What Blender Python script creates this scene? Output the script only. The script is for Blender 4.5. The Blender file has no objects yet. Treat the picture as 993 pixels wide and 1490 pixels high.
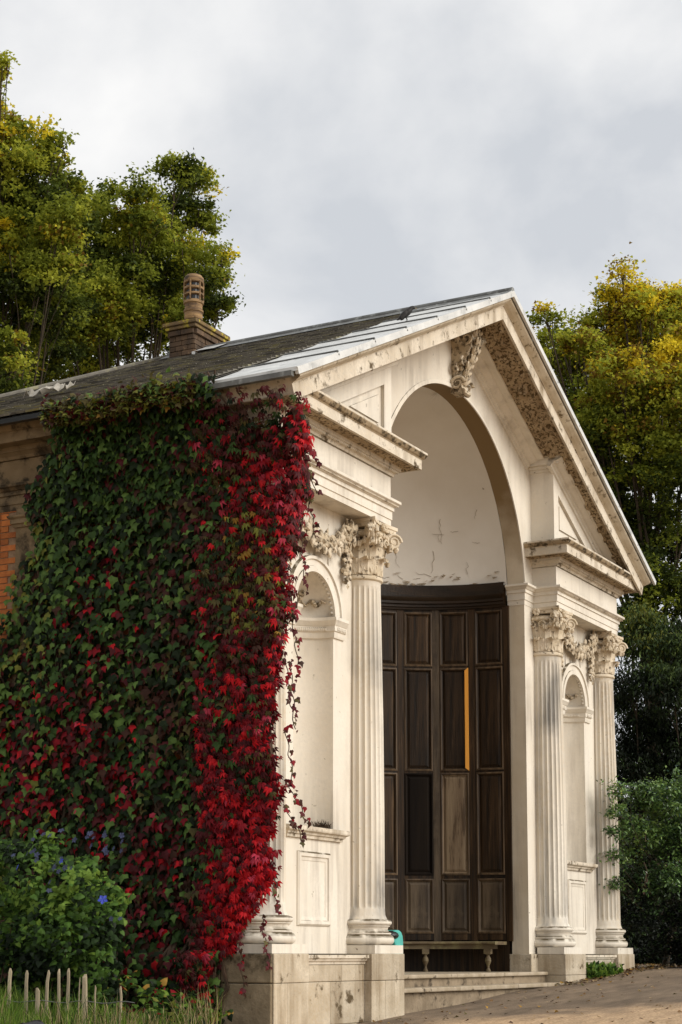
import bpy, math, random
import numpy as np
from mathutils import Vector, Matrix
from math import sin, cos, pi, radians, sqrt, atan2, hypot
S = bpy.context.scene
random.seed(7); RNG = np.random.default_rng(7)

# ------------------------------------------------------------------ camera
CAM = (-21.0132, -8.9579, -0.0164); PITCH = 0.1347; YAW = 0.4891; FPX = 2544.16
cd = bpy.data.cameras.new('camera'); cam = bpy.data.objects.new('camera', cd); S.collection.objects.link(cam)
cam.location = CAM; cam.rotation_euler = (pi/2+PITCH, 0, YAW-pi/2)
cd.sensor_fit = 'VERTICAL'; cd.sensor_height = 36; cd.lens = FPX/1490*36
cd.shift_y = (1044.96-745)/1490; cd.clip_end = 4000; cd.clip_start = .1
S.camera = cam
# ------------------------------------------------------------------ light
SUN_EL, SUN_AZ = 29, 174          # elevation; azimuth measured from +Y clockwise (sun stands out in front of the facade)
sl = bpy.data.lights.new('sun', 'SUN'); so = bpy.data.objects.new('sun', sl); S.collection.objects.link(so)
sl.energy = 2.0; sl.angle = radians(40); sl.color = (1, .95, .87)
sdir = Vector((sin(radians(SUN_AZ))*cos(radians(SUN_EL)), cos(radians(SUN_AZ))*cos(radians(SUN_EL)), sin(radians(SUN_EL))))
so.rotation_euler = sdir.to_track_quat('Z', 'Y').to_euler(); so.location = (0, 0, 60)
W = bpy.data.worlds.new('World'); S.world = W; W.use_nodes = True
nt = W.node_tree; N = nt.nodes; L = nt.links; N.clear()
wo = N.new('ShaderNodeOutputWorld'); bg = N.new('ShaderNodeBackground'); bg.inputs[1].default_value = .1
sky = N.new('ShaderNodeTexSky'); sky.sky_type = 'NISHITA'; sky.sun_disc = False
sky.sun_elevation = radians(SUN_EL); sky.sun_rotation = radians(SUN_AZ)
tc = N.new('ShaderNodeTexCoord'); mp = N.new('ShaderNodeMapping'); mp.inputs['Scale'].default_value = (1, 1, 1.35)
mp.inputs['Location'].default_value = (.05, .32, .2)
n1 = N.new('ShaderNodeTexNoise'); n1.inputs['Scale'].default_value = 4.6; n1.inputs['Detail'].default_value = 7; n1.inputs['Roughness'].default_value = .52; n1.inputs['Distortion'].default_value = .15
cr = N.new('ShaderNodeValToRGB'); e = cr.color_ramp.elements
e[0].position = .34; e[0].color = (4.5, 4.66, 4.9, 1); e[1].position = .64; e[1].color = (7.3, 7.2, 7.05, 1)
m = e.new if False else cr.color_ramp.elements.new(.49); m.color = (6.0, 6.02, 6.05, 1)
mx = N.new('ShaderNodeMix'); mx.data_type = 'RGBA'; mx.inputs[0].default_value = .94
L.new(tc.outputs['Generated'], mp.inputs[0]); L.new(mp.outputs[0], n1.inputs[0]); L.new(n1.outputs[0], cr.inputs[0])
L.new(sky.outputs[0], mx.inputs[6]); L.new(cr.outputs[0], mx.inputs[7]); L.new(mx.outputs[2], bg.inputs[0]); L.new(bg.outputs[0], wo.inputs[0])
S.view_settings.view_transform = 'Standard'; S.view_settings.look = 'None'; S.view_settings.exposure = 0.55; S.view_settings.gamma = 1

# ------------------------------------------------------------------ materials
def srgb(h):
    return tuple(((c/255)/12.92 if c/255 <= .04045 else (((c/255)+.055)/1.055)**2.4) for c in h)
MATS = {}
def mat(name, c1, c2=None, scale=4, stretch=(1, 1, 1), rough=.8, bump=.0, bscale=30, spots=None, spot_scale=8, spot_lo=.6, spot_hi=.66,
        streak=None, streak_lo=.55, streak_hi=.75, top=None, top_lo=.45, rnd=0, transl=0, spec=.3, coord='Position', spot_stretch=(1, 1, 1), metal=0, fine=0, under=None):
    if name in MATS: return MATS[name]
    M = bpy.data.materials.new(name); M.use_nodes = True; nt = M.node_tree; N = nt.nodes; L = nt.links
    P = N['Principled BSDF']; P.inputs['Roughness'].default_value = rough; P.inputs['Specular IOR Level'].default_value = spec; P.inputs['Metallic'].default_value = metal
    if coord == 'Position': src = N.new('ShaderNodeNewGeometry').outputs['Position']
    else: src = N.new('ShaderNodeTexCoord').outputs['Object']
    def noise(sc, st=(1, 1, 1), det=5, ro=.55):
        mpn = N.new('ShaderNodeMapping'); mpn.inputs['Scale'].default_value = st; L.new(src, mpn.inputs[0])
        t = N.new('ShaderNodeTexNoise'); t.inputs['Scale'].default_value = sc; t.inputs['Detail'].default_value = det; t.inputs['Roughness'].default_value = ro
        L.new(mpn.outputs[0], t.inputs[0]); return t.outputs[0]
    def ramp(o, lo, hi):
        r = N.new('ShaderNodeMapRange'); r.inputs[1].default_value = lo; r.inputs[2].default_value = hi; L.new(o, r.inputs[0]); return r.outputs[0]
    def mixc(f, a, b):
        x = N.new('ShaderNodeMix'); x.data_type = 'RGBA'
        if hasattr(f, 'links'): L.new(f, x.inputs[0])
        else: x.inputs[0].default_value = f
        for i, q in ((6, a), (7, b)):
            if hasattr(q, 'links'): L.new(q, x.inputs[i])
            else: x.inputs[i].default_value = tuple(q[:3])+(1,)
        return x.outputs[2]
    col = c1
    if c2 is not None: col = mixc(ramp(noise(scale, stretch), .35, .65), c1, c2)
    if fine: col = mixc(ramp(noise(bscale*1.7, (1, 1, 1), 3), .4, .75), col, tuple(x*(1-fine) for x in c1))
    if streak is not None:
        s = N.new('ShaderNodeMath'); s.operation = 'MULTIPLY'; L.new(ramp(noise(5, (1, 1, .09), 6, .6), streak_lo, streak_hi), s.inputs[0]); L.new(ramp(noise(.7), .4, .62), s.inputs[1])
        col = mixc(s.outputs[0], col, streak)
    if spots is not None: col = mixc(ramp(noise(spot_scale, spot_stretch, 8, .65), spot_lo, spot_hi), col, spots)
    if top is not None or under is not None:
        g = N.new('ShaderNodeNewGeometry'); sp = N.new('ShaderNodeSeparateXYZ'); L.new(g.outputs['True Normal'], sp.inputs[0])
    if top is not None:
        a = ramp(sp.outputs[2], .3, .6); b = ramp(noise(9, (1, 1, 1), 6), top_lo-.12, top_lo+.08)
        k = N.new('ShaderNodeMath'); k.operation = 'MULTIPLY'; L.new(a, k.inputs[0]); L.new(b, k.inputs[1]); col = mixc(k.outputs[0], col, top)
    if rnd:
        oi = N.new('ShaderNodeObjectInfo'); r = ramp(oi.outputs['Random'], 0, 1)
        h = N.new('ShaderNodeHueSaturation'); v = N.new('ShaderNodeMapRange'); v.inputs[3].default_value = 1-rnd; v.inputs[4].default_value = 1+rnd
        L.new(r, v.inputs[0]); L.new(v.outputs[0], h.inputs['Value'])
        if hasattr(col, 'links'): L.new(col, h.inputs['Color'])
        else: h.inputs['Color'].default_value = tuple(col[:3])+(1,)
        col = h.outputs[0]
    if hasattr(col, 'links'): L.new(col, P.inputs['Base Color'])
    else: P.inputs['Base Color'].default_value = tuple(col[:3])+(1,)
    if bump:
        b = N.new('ShaderNodeBump'); b.inputs['Strength'].default_value = bump; b.inputs['Distance'].default_value = .012
        L.new(noise(bscale, stretch if coord != 'Position' else (1, 1, 1), 8, .62), b.inputs['Height']); L.new(b.outputs[0], P.inputs['Normal'])
    if transl:
        t = N.new('ShaderNodeBsdfTranslucent'); ms = N.new('ShaderNodeMixShader'); ms.inputs[0].default_value = transl
        if hasattr(col, 'links'): L.new(col, t.inputs[0])
        else: t.inputs[0].default_value = tuple(col[:3])+(1,)
        L.new(P.outputs[0], ms.inputs[1]); L.new(t.outputs[0], ms.inputs[2]); L.new(ms.outputs[0], N['Material Output'].inputs[0])
    MATS[name] = M; return M
CREAM = (.745, .69, .595); CREAM2 = (.675, .61, .505)
m_cream = mat('cream_paint', CREAM, CREAM2, 1.6, rough=.7, bump=.25, bscale=14, streak=(.36, .31, .25), streak_lo=.47, streak_hi=.72, spots=(.16, .12, .07), spot_scale=11, spot_lo=.66, spot_hi=.72, top=(.10, .075, .04), fine=.10)
m_shaft = mat('weathered_shaft_paint', CREAM, (.60, .51, .385), 2.2, stretch=(1, 1, .15), rough=.7, bump=.3, bscale=12, streak=(.20, .19, .175), streak_lo=.42, streak_hi=.66, spots=(.18, .13, .07), spot_scale=16, spot_lo=.66, spot_hi=.71, fine=.12)
m_grimeshade = mat('grimy_shaded_side_stone', (.26, .19, .11), (.15, .105, .055), 2.2, rough=.9, bump=.7, bscale=18, spots=(.045, .032, .018), spot_scale=4, spot_lo=.5, spot_hi=.62, streak=(.07, .05, .03), streak_lo=.42, streak_hi=.62)  # grime plus the shade on the side elevation, darkened into the stone colour
m_corn = mat('weathered_cornice_paint', (.70, .63, .52), (.59, .51, .39), 2.5, rough=.8, bump=.5, bscale=18, spots=(.10, .07, .035), spot_scale=7, spot_lo=.55, spot_hi=.66, top=(.055, .042, .022), top_lo=.32, streak=(.25, .19, .12), streak_lo=.45, streak_hi=.7, fine=.2)
m_dirt = mat('dirty_moulding_paint', (.40, .31, .20), (.22, .16, .09), 3, rough=.9, bump=.7, bscale=18, spots=(.06, .042, .02), spot_scale=9, spot_lo=.48, spot_hi=.58)
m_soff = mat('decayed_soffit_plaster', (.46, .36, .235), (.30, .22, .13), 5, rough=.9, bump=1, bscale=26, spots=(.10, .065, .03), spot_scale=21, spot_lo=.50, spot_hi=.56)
m_carve = mat('carved_stone', (.64, .55, .42), (.46, .37, .25), 6, rough=.8, bump=.5, bscale=30, spots=(.07, .048, .024), spot_scale=15, spot_lo=.47, spot_hi=.62)
m_dome = mat('white_dome_plaster', (.78, .75, .69), (.72, .68, .61), 1.2, rough=.75, bump=.25, bscale=6, spots=(.25, .20, .14), spot_scale=5, spot_lo=.70, spot_hi=.72)
m_stone = mat('bare_portland_stone', (.36, .28, .18), (.20, .15, .09), 3, rough=.95, bump=1, bscale=16, spots=(.035, .025, .013), spot_scale=2.6, spot_lo=.53, spot_hi=.64, streak=(.20, .155, .095), rnd=.10, fine=.25)
m_stone2 = mat('painted_portland_stone', (.60, .52, .40), (.42, .34, .235), 3.0, rough=.9, bump=.9, bscale=18, spots=(.10, .07, .035), spot_scale=3.4, spot_lo=.59, spot_hi=.66, streak=(.24, .18, .11), streak_lo=.42, streak_hi=.62, rnd=.10, fine=.25)
m_step = mat('step_stone', (.42, .35, .26), (.30, .24, .16), 5, rough=.85, bump=.5, bscale=25, spots=(.08, .06, .04), spot_scale=6, spot_lo=.60, spot_hi=.66)
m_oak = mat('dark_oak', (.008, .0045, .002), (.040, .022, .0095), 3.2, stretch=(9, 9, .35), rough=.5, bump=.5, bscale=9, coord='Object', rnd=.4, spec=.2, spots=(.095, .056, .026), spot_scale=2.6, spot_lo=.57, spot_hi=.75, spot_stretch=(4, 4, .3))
m_oakw = mat('weather_worn_oak', (.24, .175, .105), (.15, .10, .058), 2.2, stretch=(7, 7, .4), rough=.6, bump=.5, bscale=9, coord='Object', rnd=.12, spots=(.07, .042, .02), spot_scale=3, spot_lo=.52, spot_hi=.62, spot_stretch=(4, 4, .5))
m_oakg = mat('greyed_oak', (.11, .078, .047), (.034, .022, .012), 2.2, stretch=(6, 6, .5), rough=.5, bump=.5, bscale=9, coord='Object', rnd=.2, spots=(.13, .095, .06), spot_scale=2, spot_lo=.53, spot_hi=.7)
m_oakb = mat('blackened_oak', (.006, .004, .003), (.012, .008, .005), 2.2, stretch=(6, 6, .3), rough=.7, spec=.1, bump=.3, bscale=9, coord='Object')
m_oakm = mat('worn_moulding_oak', (.12, .078, .042), (.03, .018, .009), 2.6, stretch=(5, 5, .6), rough=.5, bump=.4, bscale=9, coord='Object', rnd=.2, spec=.3)
m_bare = mat('sunlit_bare_wood', (.90, .42, .07), (.80, .34, .05), 3, stretch=(8, 8, .3), rough=.6, coord='Object')
m_bench = mat('bench_oak', (.17, .13, .07), (.10, .07, .04), 4, stretch=(1, 1, 3), rough=.6, bump=.4, spots=(.22, .19, .09), spot_scale=5, spot_lo=.5, spot_hi=.65)
m_slate = mat('roof_slate', (.19, .175, .145), (.115, .105, .088), 7, rough=.7, bump=.5, bscale=30, spots=(.28, .26, .16), spot_scale=5, spot_lo=.54, spot_hi=.66, fine=.3)
m_slatem = mat('mossy_slate', (.24, .22, .12), (.15, .14, .085), 7, rough=.85, bump=.5, spots=(.22, .19, .07), spot_scale=6, spot_lo=.5, spot_hi=.6)
m_slated = mat('dark_slate', (.085, .078, .065), (.055, .05, .042), 7, rough=.7, bump=.5, spots=(.16, .15, .11), spot_scale=5, spot_lo=.56, spot_hi=.66)
m_lead = mat('roof_lead', (.66, .665, .645), (.50, .505, .49), 2.5, rough=.45, bump=.3, bscale=8, spots=(.26, .27, .265), spot_scale=4, spot_lo=.55, spot_hi=.72, spec=.5)
m_leadd = mat('dark_lead', (.15, .155, .15), (.085, .085, .08), 4, rough=.5, bump=.3, spots=(.26, .27, .26), spot_scale=6, spot_lo=.55, spot_hi=.65)
m_brick = mat('orange_brick', (.46, .155, .04), (.33, .10, .03), 8, rough=.85, bump=.5, bscale=40, rnd=.25, spots=(.15, .06, .03), spot_scale=12, spot_lo=.6, spot_hi=.7)
m_mortar = mat('mortar', (.30, .20, .12), (.2, .13, .08), 12, rough=.95)
m_cbrick = mat('sooty_brick', (.115, .072, .042), (.062, .042, .028), 9, rough=.9, bump=.5, bscale=40, rnd=.35, spots=(.20, .13, .075), spot_scale=10, spot_lo=.58, spot_hi=.7)
m_lichen = mat('lichened_stone', (.20, .135, .055), (.13, .09, .05), 7, rough=.95, bump=.8, bscale=30, spots=(.42, .34, .05), spot_scale=8, spot_lo=.54, spot_hi=.6)
m_pot = mat('terracotta_pot', (.36, .23, .11), (.09, .055, .034), 7, stretch=(.4, .4, 3), rough=.85, bump=.5, spots=(.05, .035, .025), spot_scale=7, spot_lo=.55, spot_hi=.65)
m_black = mat('black_plastic', (.012, .012, .013), rough=.35, spec=.5)
m_teal = mat('teal_fabric', (.10, .46, .40), (.075, .38, .335), 9, rough=.6, bump=.2)
m_bark = mat('bark', (.075, .055, .035), (.035, .027, .018), 9, stretch=(1, 1, .2), rough=.95, bump=1, bscale=20)
m_stem = mat('vine_stem', (.09, .055, .035), (.05, .035, .022), 9, rough=.9, bump=.5)
m_picket = mat('cleft_chestnut', (.44, .37, .25), (.27, .22, .145), 5, stretch=(8, 8, .5), rough=.85, bump=.7, bscale=18, coord='Object', rnd=.15, spots=(.14, .12, .06), spot_scale=6, spot_lo=.58, spot_hi=.7)
m_wire = mat('galvanised_wire', (.2, .2, .19), rough=.5, metal=.6)
m_soil = mat('bed_soil', (.045, .03, .018), (.025, .017, .01), 6, rough=1, bump=1, bscale=20)

def leafmat(name, c, v=.3, rough=.55, transl=.25, spec=.16):
    return mat(name, tuple(x*(1-v) for x in c), tuple(x*(1+v) for x in c), 9, rough=rough, transl=transl, spec=spec)

# ------------------------------------------------------------------ mesh builder
class MB:
    def __init__(s): s.v = []; s.f = []; s.m = []
    def add(s, v, f, m=0):
        b = len(s.v); s.v += [tuple(p) for p in v]; s.f += [tuple(i+b for i in q) for q in f]; s.m += [m]*len(f)
    def box(s, x0, x1, y0, y1, z0, z1, m=0):
        s.add([(x0,y0,z0),(x1,y0,z0),(x1,y1,z0),(x0,y1,z0),(x0,y0,z1),(x1,y0,z1),(x1,y1,z1),(x0,y1,z1)],
              [(0,3,2,1),(4,5,6,7),(0,1,5,4),(1,2,6,5),(2,3,7,6),(3,0,4,7)], m)
    def xbox(s, M, hx, hy, hz, m=0):
        vs = [M @ Vector((a*hx, b*hy, c*hz)) for c in (-1, 1) for a, b in ((-1,-1),(1,-1),(1,1),(-1,1))]
        s.add(vs, [(0,3,2,1),(4,5,6,7),(0,1,5,4),(1,2,6,5),(2,3,7,6),(3,0,4,7)], m)
    def sweep(s, prof, path, e1=(1,0,0), e2=(0,1,0), e3=(0,0,1), closed=False, m=0, cap=True):
        """prof: closed list of (offset to the left of travel, offset along e3); path in the e1/e2 plane"""
        E1, E2, E3 = Vector(e1), Vector(e2), Vector(e3); n = len(path); P = [Vector(p) for p in path]; V = []
        for i in range(n):
            ds = []
            if closed or i > 0: ds.append((P[i]-P[i-1]).normalized())
            if closed or i < n-1: ds.append((P[(i+1) % n]-P[i]).normalized())
            ns = [Vector((-d.y, d.x)) for d in ds]
            o = ns[0] if len(ns) == 1 else (ns[0]+ns[1])/(1+max(-.8, ns[0].dot(ns[1])))
            for a, b in prof:
                q = P[i]+o*a; V.append(E1*q.x+E2*q.y+E3*b)
        k = len(prof); F = []
        for i in range(n if closed else n-1):
            j = (i+1) % n
            for t in range(k):
                u = (t+1) % k; F.append((i*k+t, i*k+u, j*k+u, j*k+t))
        if cap and not closed: F += [tuple(range(k))[::-1], tuple((n-1)*k+t for t in range(k))]
        s.add(V, F, m)
    def lathe(s, prof, c=(0,0,0), n=32, a0=0, a1=2*pi, m=0):
        full = abs(a1-a0-2*pi) < 1e-6; na = n if full else n+1; V = []
        for i in range(na):
            a = a0+(a1-a0)*i/n
            for r, z in prof: V.append((c[0]+r*cos(a), c[1]+r*sin(a), c[2]+z))
        k = len(prof); F = []
        for i in range(n):
            j = (i+1) % na
            for t in range(k-1): F.append((i*k+t, j*k+t, j*k+t+1, i*k+t+1))
        s.add(V, F, m)
    def tube(s, pts, rad, n=6, m=0, cap=True, flat=None):
        P = [Vector(p) for p in pts]; V = []; up = Vector((.13, .21, .97)); R = rad if hasattr(rad, '__len__') else [rad]*len(P); prev = None
        for i, p in enumerate(P):
            d = (P[min(i+1, len(P)-1)]-P[max(i-1, 0)])
            d = d.normalized() if d.length > 1e-9 else Vector((0,0,1))
            a = prev-d*prev.dot(d) if prev is not None else d.cross(up)
            if a.length < 1e-4: a = d.cross(Vector((1,0,0)))
            a.normalize(); b = d.cross(a); prev = a
            for t in range(n):
                q = 2*pi*t/n; V.append(p+(a*cos(q)+b*sin(q))*R[i])
        F = [(i*n+t, i*n+(t+1) % n, (i+1)*n+(t+1) % n, (i+1)*n+t) for i in range(len(P)-1) for t in range(n)]
        if cap: F += [tuple(range(n))[::-1], tuple((len(P)-1)*n+t for t in range(n))]
        s.add(V, F, m)
    def lump(s, c, r, M=None, nu=8, nv=5, m=0, jit=0):
        V = []; r = (r, r, r) if not hasattr(r, '__len__') else r; c = Vector(c)
        for i in range(nv+1):
            th = pi*i/nv
            for j in range(nu):
                ph = 2*pi*j/nu; q = Vector((sin(th)*cos(ph)*r[0], sin(th)*sin(ph)*r[1], cos(th)*r[2]))*(1+random.uniform(-jit, jit))
                V.append(c+(M @ q if M is not None else q))
        s.add(V, [(i*nu+j, i*nu+(j+1) % nu, (i+1)*nu+(j+1) % nu, (i+1)*nu+j) for i in range(nv) for j in range(nu)], m)
    def mirror(s):
        q = MB(); q.v = [(-x, y, z) for x, y, z in s.v]; q.f = [f[::-1] for f in s.f]; q.m = list(s.m); return q
    def mesh(s, name, mats):
        me = bpy.data.meshes.new(name); me.from_pydata(s.v, [], s.f)
        for q in (mats if isinstance(mats, (list, tuple)) else [mats]): me.materials.append(q)
        if any(s.m): me.polygons.foreach_set('material_index', s.m)
        me.update(); return me
    def build(s, name, mats, parent=None, smooth=False, bevel=0, fix=True, solid=0):
        me = s.mesh(name, mats)
        if fix:
            import bmesh
            b = bmesh.new(); b.from_mesh(me); bmesh.ops.remove_doubles(b, verts=b.verts, dist=1e-5); bmesh.ops.recalc_face_normals(b, faces=b.faces); b.to_mesh(me); b.free()
        o = link(name, me, parent)
        if smooth: me.polygons.foreach_set('use_smooth', [True]*len(me.polygons)); me.set_sharp_from_angle(angle=radians(38))
        if solid: md = o.modifiers.new('solid', 'SOLIDIFY'); md.thickness = solid; md.offset = 0
        if bevel: md = o.modifiers.new('bevel', 'BEVEL'); md.width = bevel; md.segments = 2; md.limit_method = 'ANGLE'
        return o
def link(name, me, parent=None, world=True):
    o = bpy.data.objects.new(name, me); S.collection.objects.link(o)
    if parent is not None:
        o.parent = parent
        if world:
            q = parent; loc = Vector((0,0,0))
            while q is not None: loc += q.location; q = q.parent
            o.location = -loc
    return o
def empty(name, loc, label=None, cat=None, group=None, parent=None):
    o = bpy.data.objects.new(name, None); S.collection.objects.link(o); o.location = loc; o.empty_display_size = .2
    tag(o, label, cat, group); return o
def tag(o, label=None, cat=None, group=None, kind=None):
    if label: o['label'] = label
    if cat: o['category'] = cat
    if group: o['group'] = group
    if kind: o['kind'] = kind
    return o
def smoothstep(a, b, x):
    t = max(0, min(1, (x-a)/(b-a))); return t*t*(3-2*t)
def at(u, v, k):
    a = Vector((cos(YAW)*cos(PITCH), sin(YAW)*cos(PITCH), sin(PITCH))); r = Vector((sin(YAW), -cos(YAW), 0)); up = r.cross(a)
    return Vector(CAM)+(a+r*((u-496.5)/FPX)-up*((v-1044.96)/FPX))*k

# ------------------------------------------------------------------ ground
def gz(x, y=0):
    base = -.563+.057*max(x, -30)
    if x > 4.5: base = -.3065 + .12*(1-math.exp(-(x-4.5)*.8))
    return base
xs = [-400,-200,-100,-60,-40]+[-30+.5*i for i in range(90)]+[16,20,30,60,120,250,500]
ys = [-400,-200,-100,-60,-30,-20]+[-15+1*i for i in range(31)]+[20,30,60,120,250,500]
g = MB(); V = [(x, y, gz(x, y)+(.012*sin(x*1.7+y)*cos(y*1.3) if abs(x) < 15 and abs(y) < 12 else 0)) for x in xs for y in ys]; ny = len(ys)
g.add(V, [(i*ny+j, (i+1)*ny+j, (i+1)*ny+j+1, i*ny+j+1) for i in range(len(xs)-1) for j in range(ny-1)])
gm = mat('path_tarmac_and_gravel', (.27, .20, .135), (.13, .095, .066), 1.3, stretch=(.45, 1.6, 1), rough=.95, bump=.9, bscale=45, fine=.35)
# pale resin gravel area: mask by distance from a line in front of the facade
nt = gm.node_tree; N = nt.nodes; L = nt.links; P = N['Principled BSDF']; old = P.inputs['Base Color'].links[0].from_socket
ge = N.new('ShaderNodeNewGeometry'); sp = N.new('ShaderNodeSeparateXYZ'); L.new(ge.outputs['Position'], sp.inputs[0])
ma = N.new('ShaderNodeMath'); ma.operation = 'MULTIPLY_ADD'; L.new(sp.outputs[0], ma.inputs[0]); ma.inputs[1].default_value = .62; L.new(sp.outputs[1], ma.inputs[2])
no = N.new('ShaderNodeTexNoise'); no.inputs['Scale'].default_value = 2.2; no.inputs['Detail'].default_value = 7; L.new(ge.outputs['Position'], no.inputs[0])
mb = N.new('ShaderNodeMath'); mb.operation = 'MULTIPLY_ADD'; L.new(no.outputs[0], mb.inputs[0]); mb.inputs[1].default_value = 1.6; L.new(ma.outputs[0], mb.inputs[2])
mr = N.new('ShaderNodeMapRange'); mr.inputs[1].default_value = -1.6; mr.inputs[2].default_value = -2.5; L.new(mb.outputs[0], mr.inputs[0])
gr = N.new('ShaderNodeTexNoise'); gr.inputs['Scale'].default_value = 38; gr.inputs['Detail'].default_value = 4; L.new(ge.outputs['Position'], gr.inputs[0])
rr = N.new('ShaderNodeValToRGB'); rr.color_ramp.elements[0].color = (.34, .225, .13, 1); rr.color_ramp.elements[1].color = (.60, .43, .27, 1); rr.color_ramp.elements[0].position = .35; rr.color_ramp.elements[1].position = .65; L.new(gr.outputs[0], rr.inputs[0])
gm2 = N.new('ShaderNodeMapping'); gm2.inputs['Scale'].default_value = (.8, 3.2, 1); L.new(ge.outputs['Position'], gm2.inputs[0])
g2 = N.new('ShaderNodeTexNoise'); g2.inputs['Scale'].default_value = 2.4; g2.inputs['Detail'].default_value = 9; g2.inputs['Roughness'].default_value = .65; L.new(gm2.outputs[0], g2.inputs[0])
r2 = N.new('ShaderNodeMapRange'); r2.inputs[1].default_value = .38; r2.inputs[2].default_value = .62; r2.inputs[3].default_value = .80; r2.inputs[4].default_value = 1.10; L.new(g2.outputs[0], r2.inputs[0])
def mulc(sock):
    m_ = N.new('ShaderNodeVectorMath'); m_.operation = 'SCALE'; L.new(sock, m_.inputs[0]); L.new(r2.outputs[0], m_.inputs['Scale']); return m_.outputs[0]
mi = N.new('ShaderNodeMix'); mi.data_type = 'RGBA'; L.new(mr.outputs[0], mi.inputs[0]); L.new(mulc(old), mi.inputs[6]); L.new(mulc(rr.outputs[0]), mi.inputs[7]); L.new(mi.outputs[2], P.inputs['Base Color'])
tag(g.build('ground', gm, smooth=True), kind='structure')
b = MB(); V = []; X = [-11.5+.4*i for i in range(16)]; Y = [-.1+.4*i for i in range(33)]
for x in X:
    for y in Y: V.append((x, y-.06*sin(x*3)*(y < 0), gz(x)+(.16 if (-11.4 < x and y > .1) else -.02)+.03*sin(x*5+y*4)))
b.add(V, [(i*33+j, (i+1)*33+j, (i+1)*33+j+1, i*33+j+1) for i in range(15) for j in range(32)])
tag(b.build('flower_bed_soil', m_soil, smooth=True), kind='structure')

# ------------------------------------------------------------------ the pavilion
PAV = empty('garden_pavilion', (0, 0, -.3), 'cream classical garden pavilion with deep arched alcove under open pediment', 'building')
AY, FY, WY, BY = .10, .10, .38, .47      # entablature front, ., column wall, arch wall
XC = (2.97, 5.27)                        # column axes
RH, RT = .485, 8.82                      # rake slope and top line height at x=0
def rz(x, d=0): return RT-RH*abs(x)-d
YB = 8.1
def both(mb, name, mt, parent=None, **k):
    a = mb.build(name, mt, parent or PAV, **k); c = mb.mirror().build(name, mt, parent or PAV, **k); return a, c

# walls -------------------------------------------------------
def arch_hole_wall(mb, x0, x1, cx, hw, zs, z0, zbot, ztop, y, n=20):
    """front face at y with an arched opening; ztop(x) is the upper edge"""
    arc = [(cx-hw*cos(pi*i/n), zs+hw*sin(pi*i/n)) for i in range(n+1)]
    pts = [(x0, zs)]+arc+[(x1, zs)]
    def q(a, b, c, d): mb.add([(a[0],y,a[1]),(b[0],y,b[1]),(c[0],y,c[1]),(d[0],y,d[1])], [(0,1,2,3)])
    q((x0,z0),(cx-hw,z0),(cx-hw,zs),(x0,zs)); q((cx+hw,z0),(x1,z0),(x1,zs),(cx+hw,zs))
    q((x0,zs),(cx-hw,zs),(cx-hw,ztop(cx-hw)),(x0,ztop(x0))); q((cx+hw,zs),(x1,zs),(x1,ztop(x1)),(cx+hw,ztop(cx+hw)))
    for i in range(n):
        a, c = arc[i], arc[i+1]
        if a[0] < 0 < c[0] and False: pass
        q(a, c, (c[0], ztop(c[0])), (a[0], ztop(a[0])))
    if zbot < z0:
        q((x0,zbot),(cx-hw,zbot),(cx-hw,z0),(x0,z0)); q((cx-hw,zbot),(cx+hw,zbot),(cx+hw,z0),(cx-hw,z0)); q((cx+hw,zbot),(x1,zbot),(x1,z0),(cx+hw,z0))
# central arch wall
AR, AZ, DY = 2.40, 5.20, .73
m_intr = mat('brown_intrados', (.40, .30, .17), (.22, .15, .075), 1.6, rough=.85, bump=.4, spots=(.10, .065, .03), spot_scale=3, spot_lo=.56, spot_hi=.7)
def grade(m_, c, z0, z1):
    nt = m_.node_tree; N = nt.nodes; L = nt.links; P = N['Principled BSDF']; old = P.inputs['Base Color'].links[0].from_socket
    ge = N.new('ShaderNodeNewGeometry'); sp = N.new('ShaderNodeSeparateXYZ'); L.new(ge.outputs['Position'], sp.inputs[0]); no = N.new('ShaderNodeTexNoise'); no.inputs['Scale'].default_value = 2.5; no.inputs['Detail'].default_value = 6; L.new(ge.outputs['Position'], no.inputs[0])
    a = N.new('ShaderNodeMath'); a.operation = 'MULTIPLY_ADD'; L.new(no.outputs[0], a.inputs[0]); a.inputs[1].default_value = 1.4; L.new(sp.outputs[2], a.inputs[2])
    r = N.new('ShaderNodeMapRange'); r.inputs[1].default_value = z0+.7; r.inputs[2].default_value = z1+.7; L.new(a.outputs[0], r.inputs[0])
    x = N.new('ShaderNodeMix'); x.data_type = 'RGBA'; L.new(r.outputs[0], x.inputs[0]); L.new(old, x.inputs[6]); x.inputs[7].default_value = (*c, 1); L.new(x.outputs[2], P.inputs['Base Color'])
m_jamb = mat('graded_jamb_paint', (.66, .58, .455), (.58, .49, .36), 1.8, rough=.75, bump=.3, bscale=14, streak=(.33, .28, .22), streak_lo=.46, streak_hi=.7, spots=(.2, .15, .09), spot_scale=9, spot_lo=.66, spot_hi=.72); grade(m_jamb, (.24, .165, .08), 5.5, 6.6)  # streaked paint, grading to darker brown towards the top of the arch
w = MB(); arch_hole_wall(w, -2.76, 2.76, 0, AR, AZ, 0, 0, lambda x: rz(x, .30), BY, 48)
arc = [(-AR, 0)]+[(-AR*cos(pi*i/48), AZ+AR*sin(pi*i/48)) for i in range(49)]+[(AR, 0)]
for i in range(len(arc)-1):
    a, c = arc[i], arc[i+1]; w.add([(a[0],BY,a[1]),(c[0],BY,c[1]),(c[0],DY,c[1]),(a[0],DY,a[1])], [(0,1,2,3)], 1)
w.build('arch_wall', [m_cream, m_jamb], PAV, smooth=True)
w = MB(); arcp = [(AR*cos(pi*i/48)*-1, AZ+AR*sin(pi*i/48)) for i in range(49)]
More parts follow.
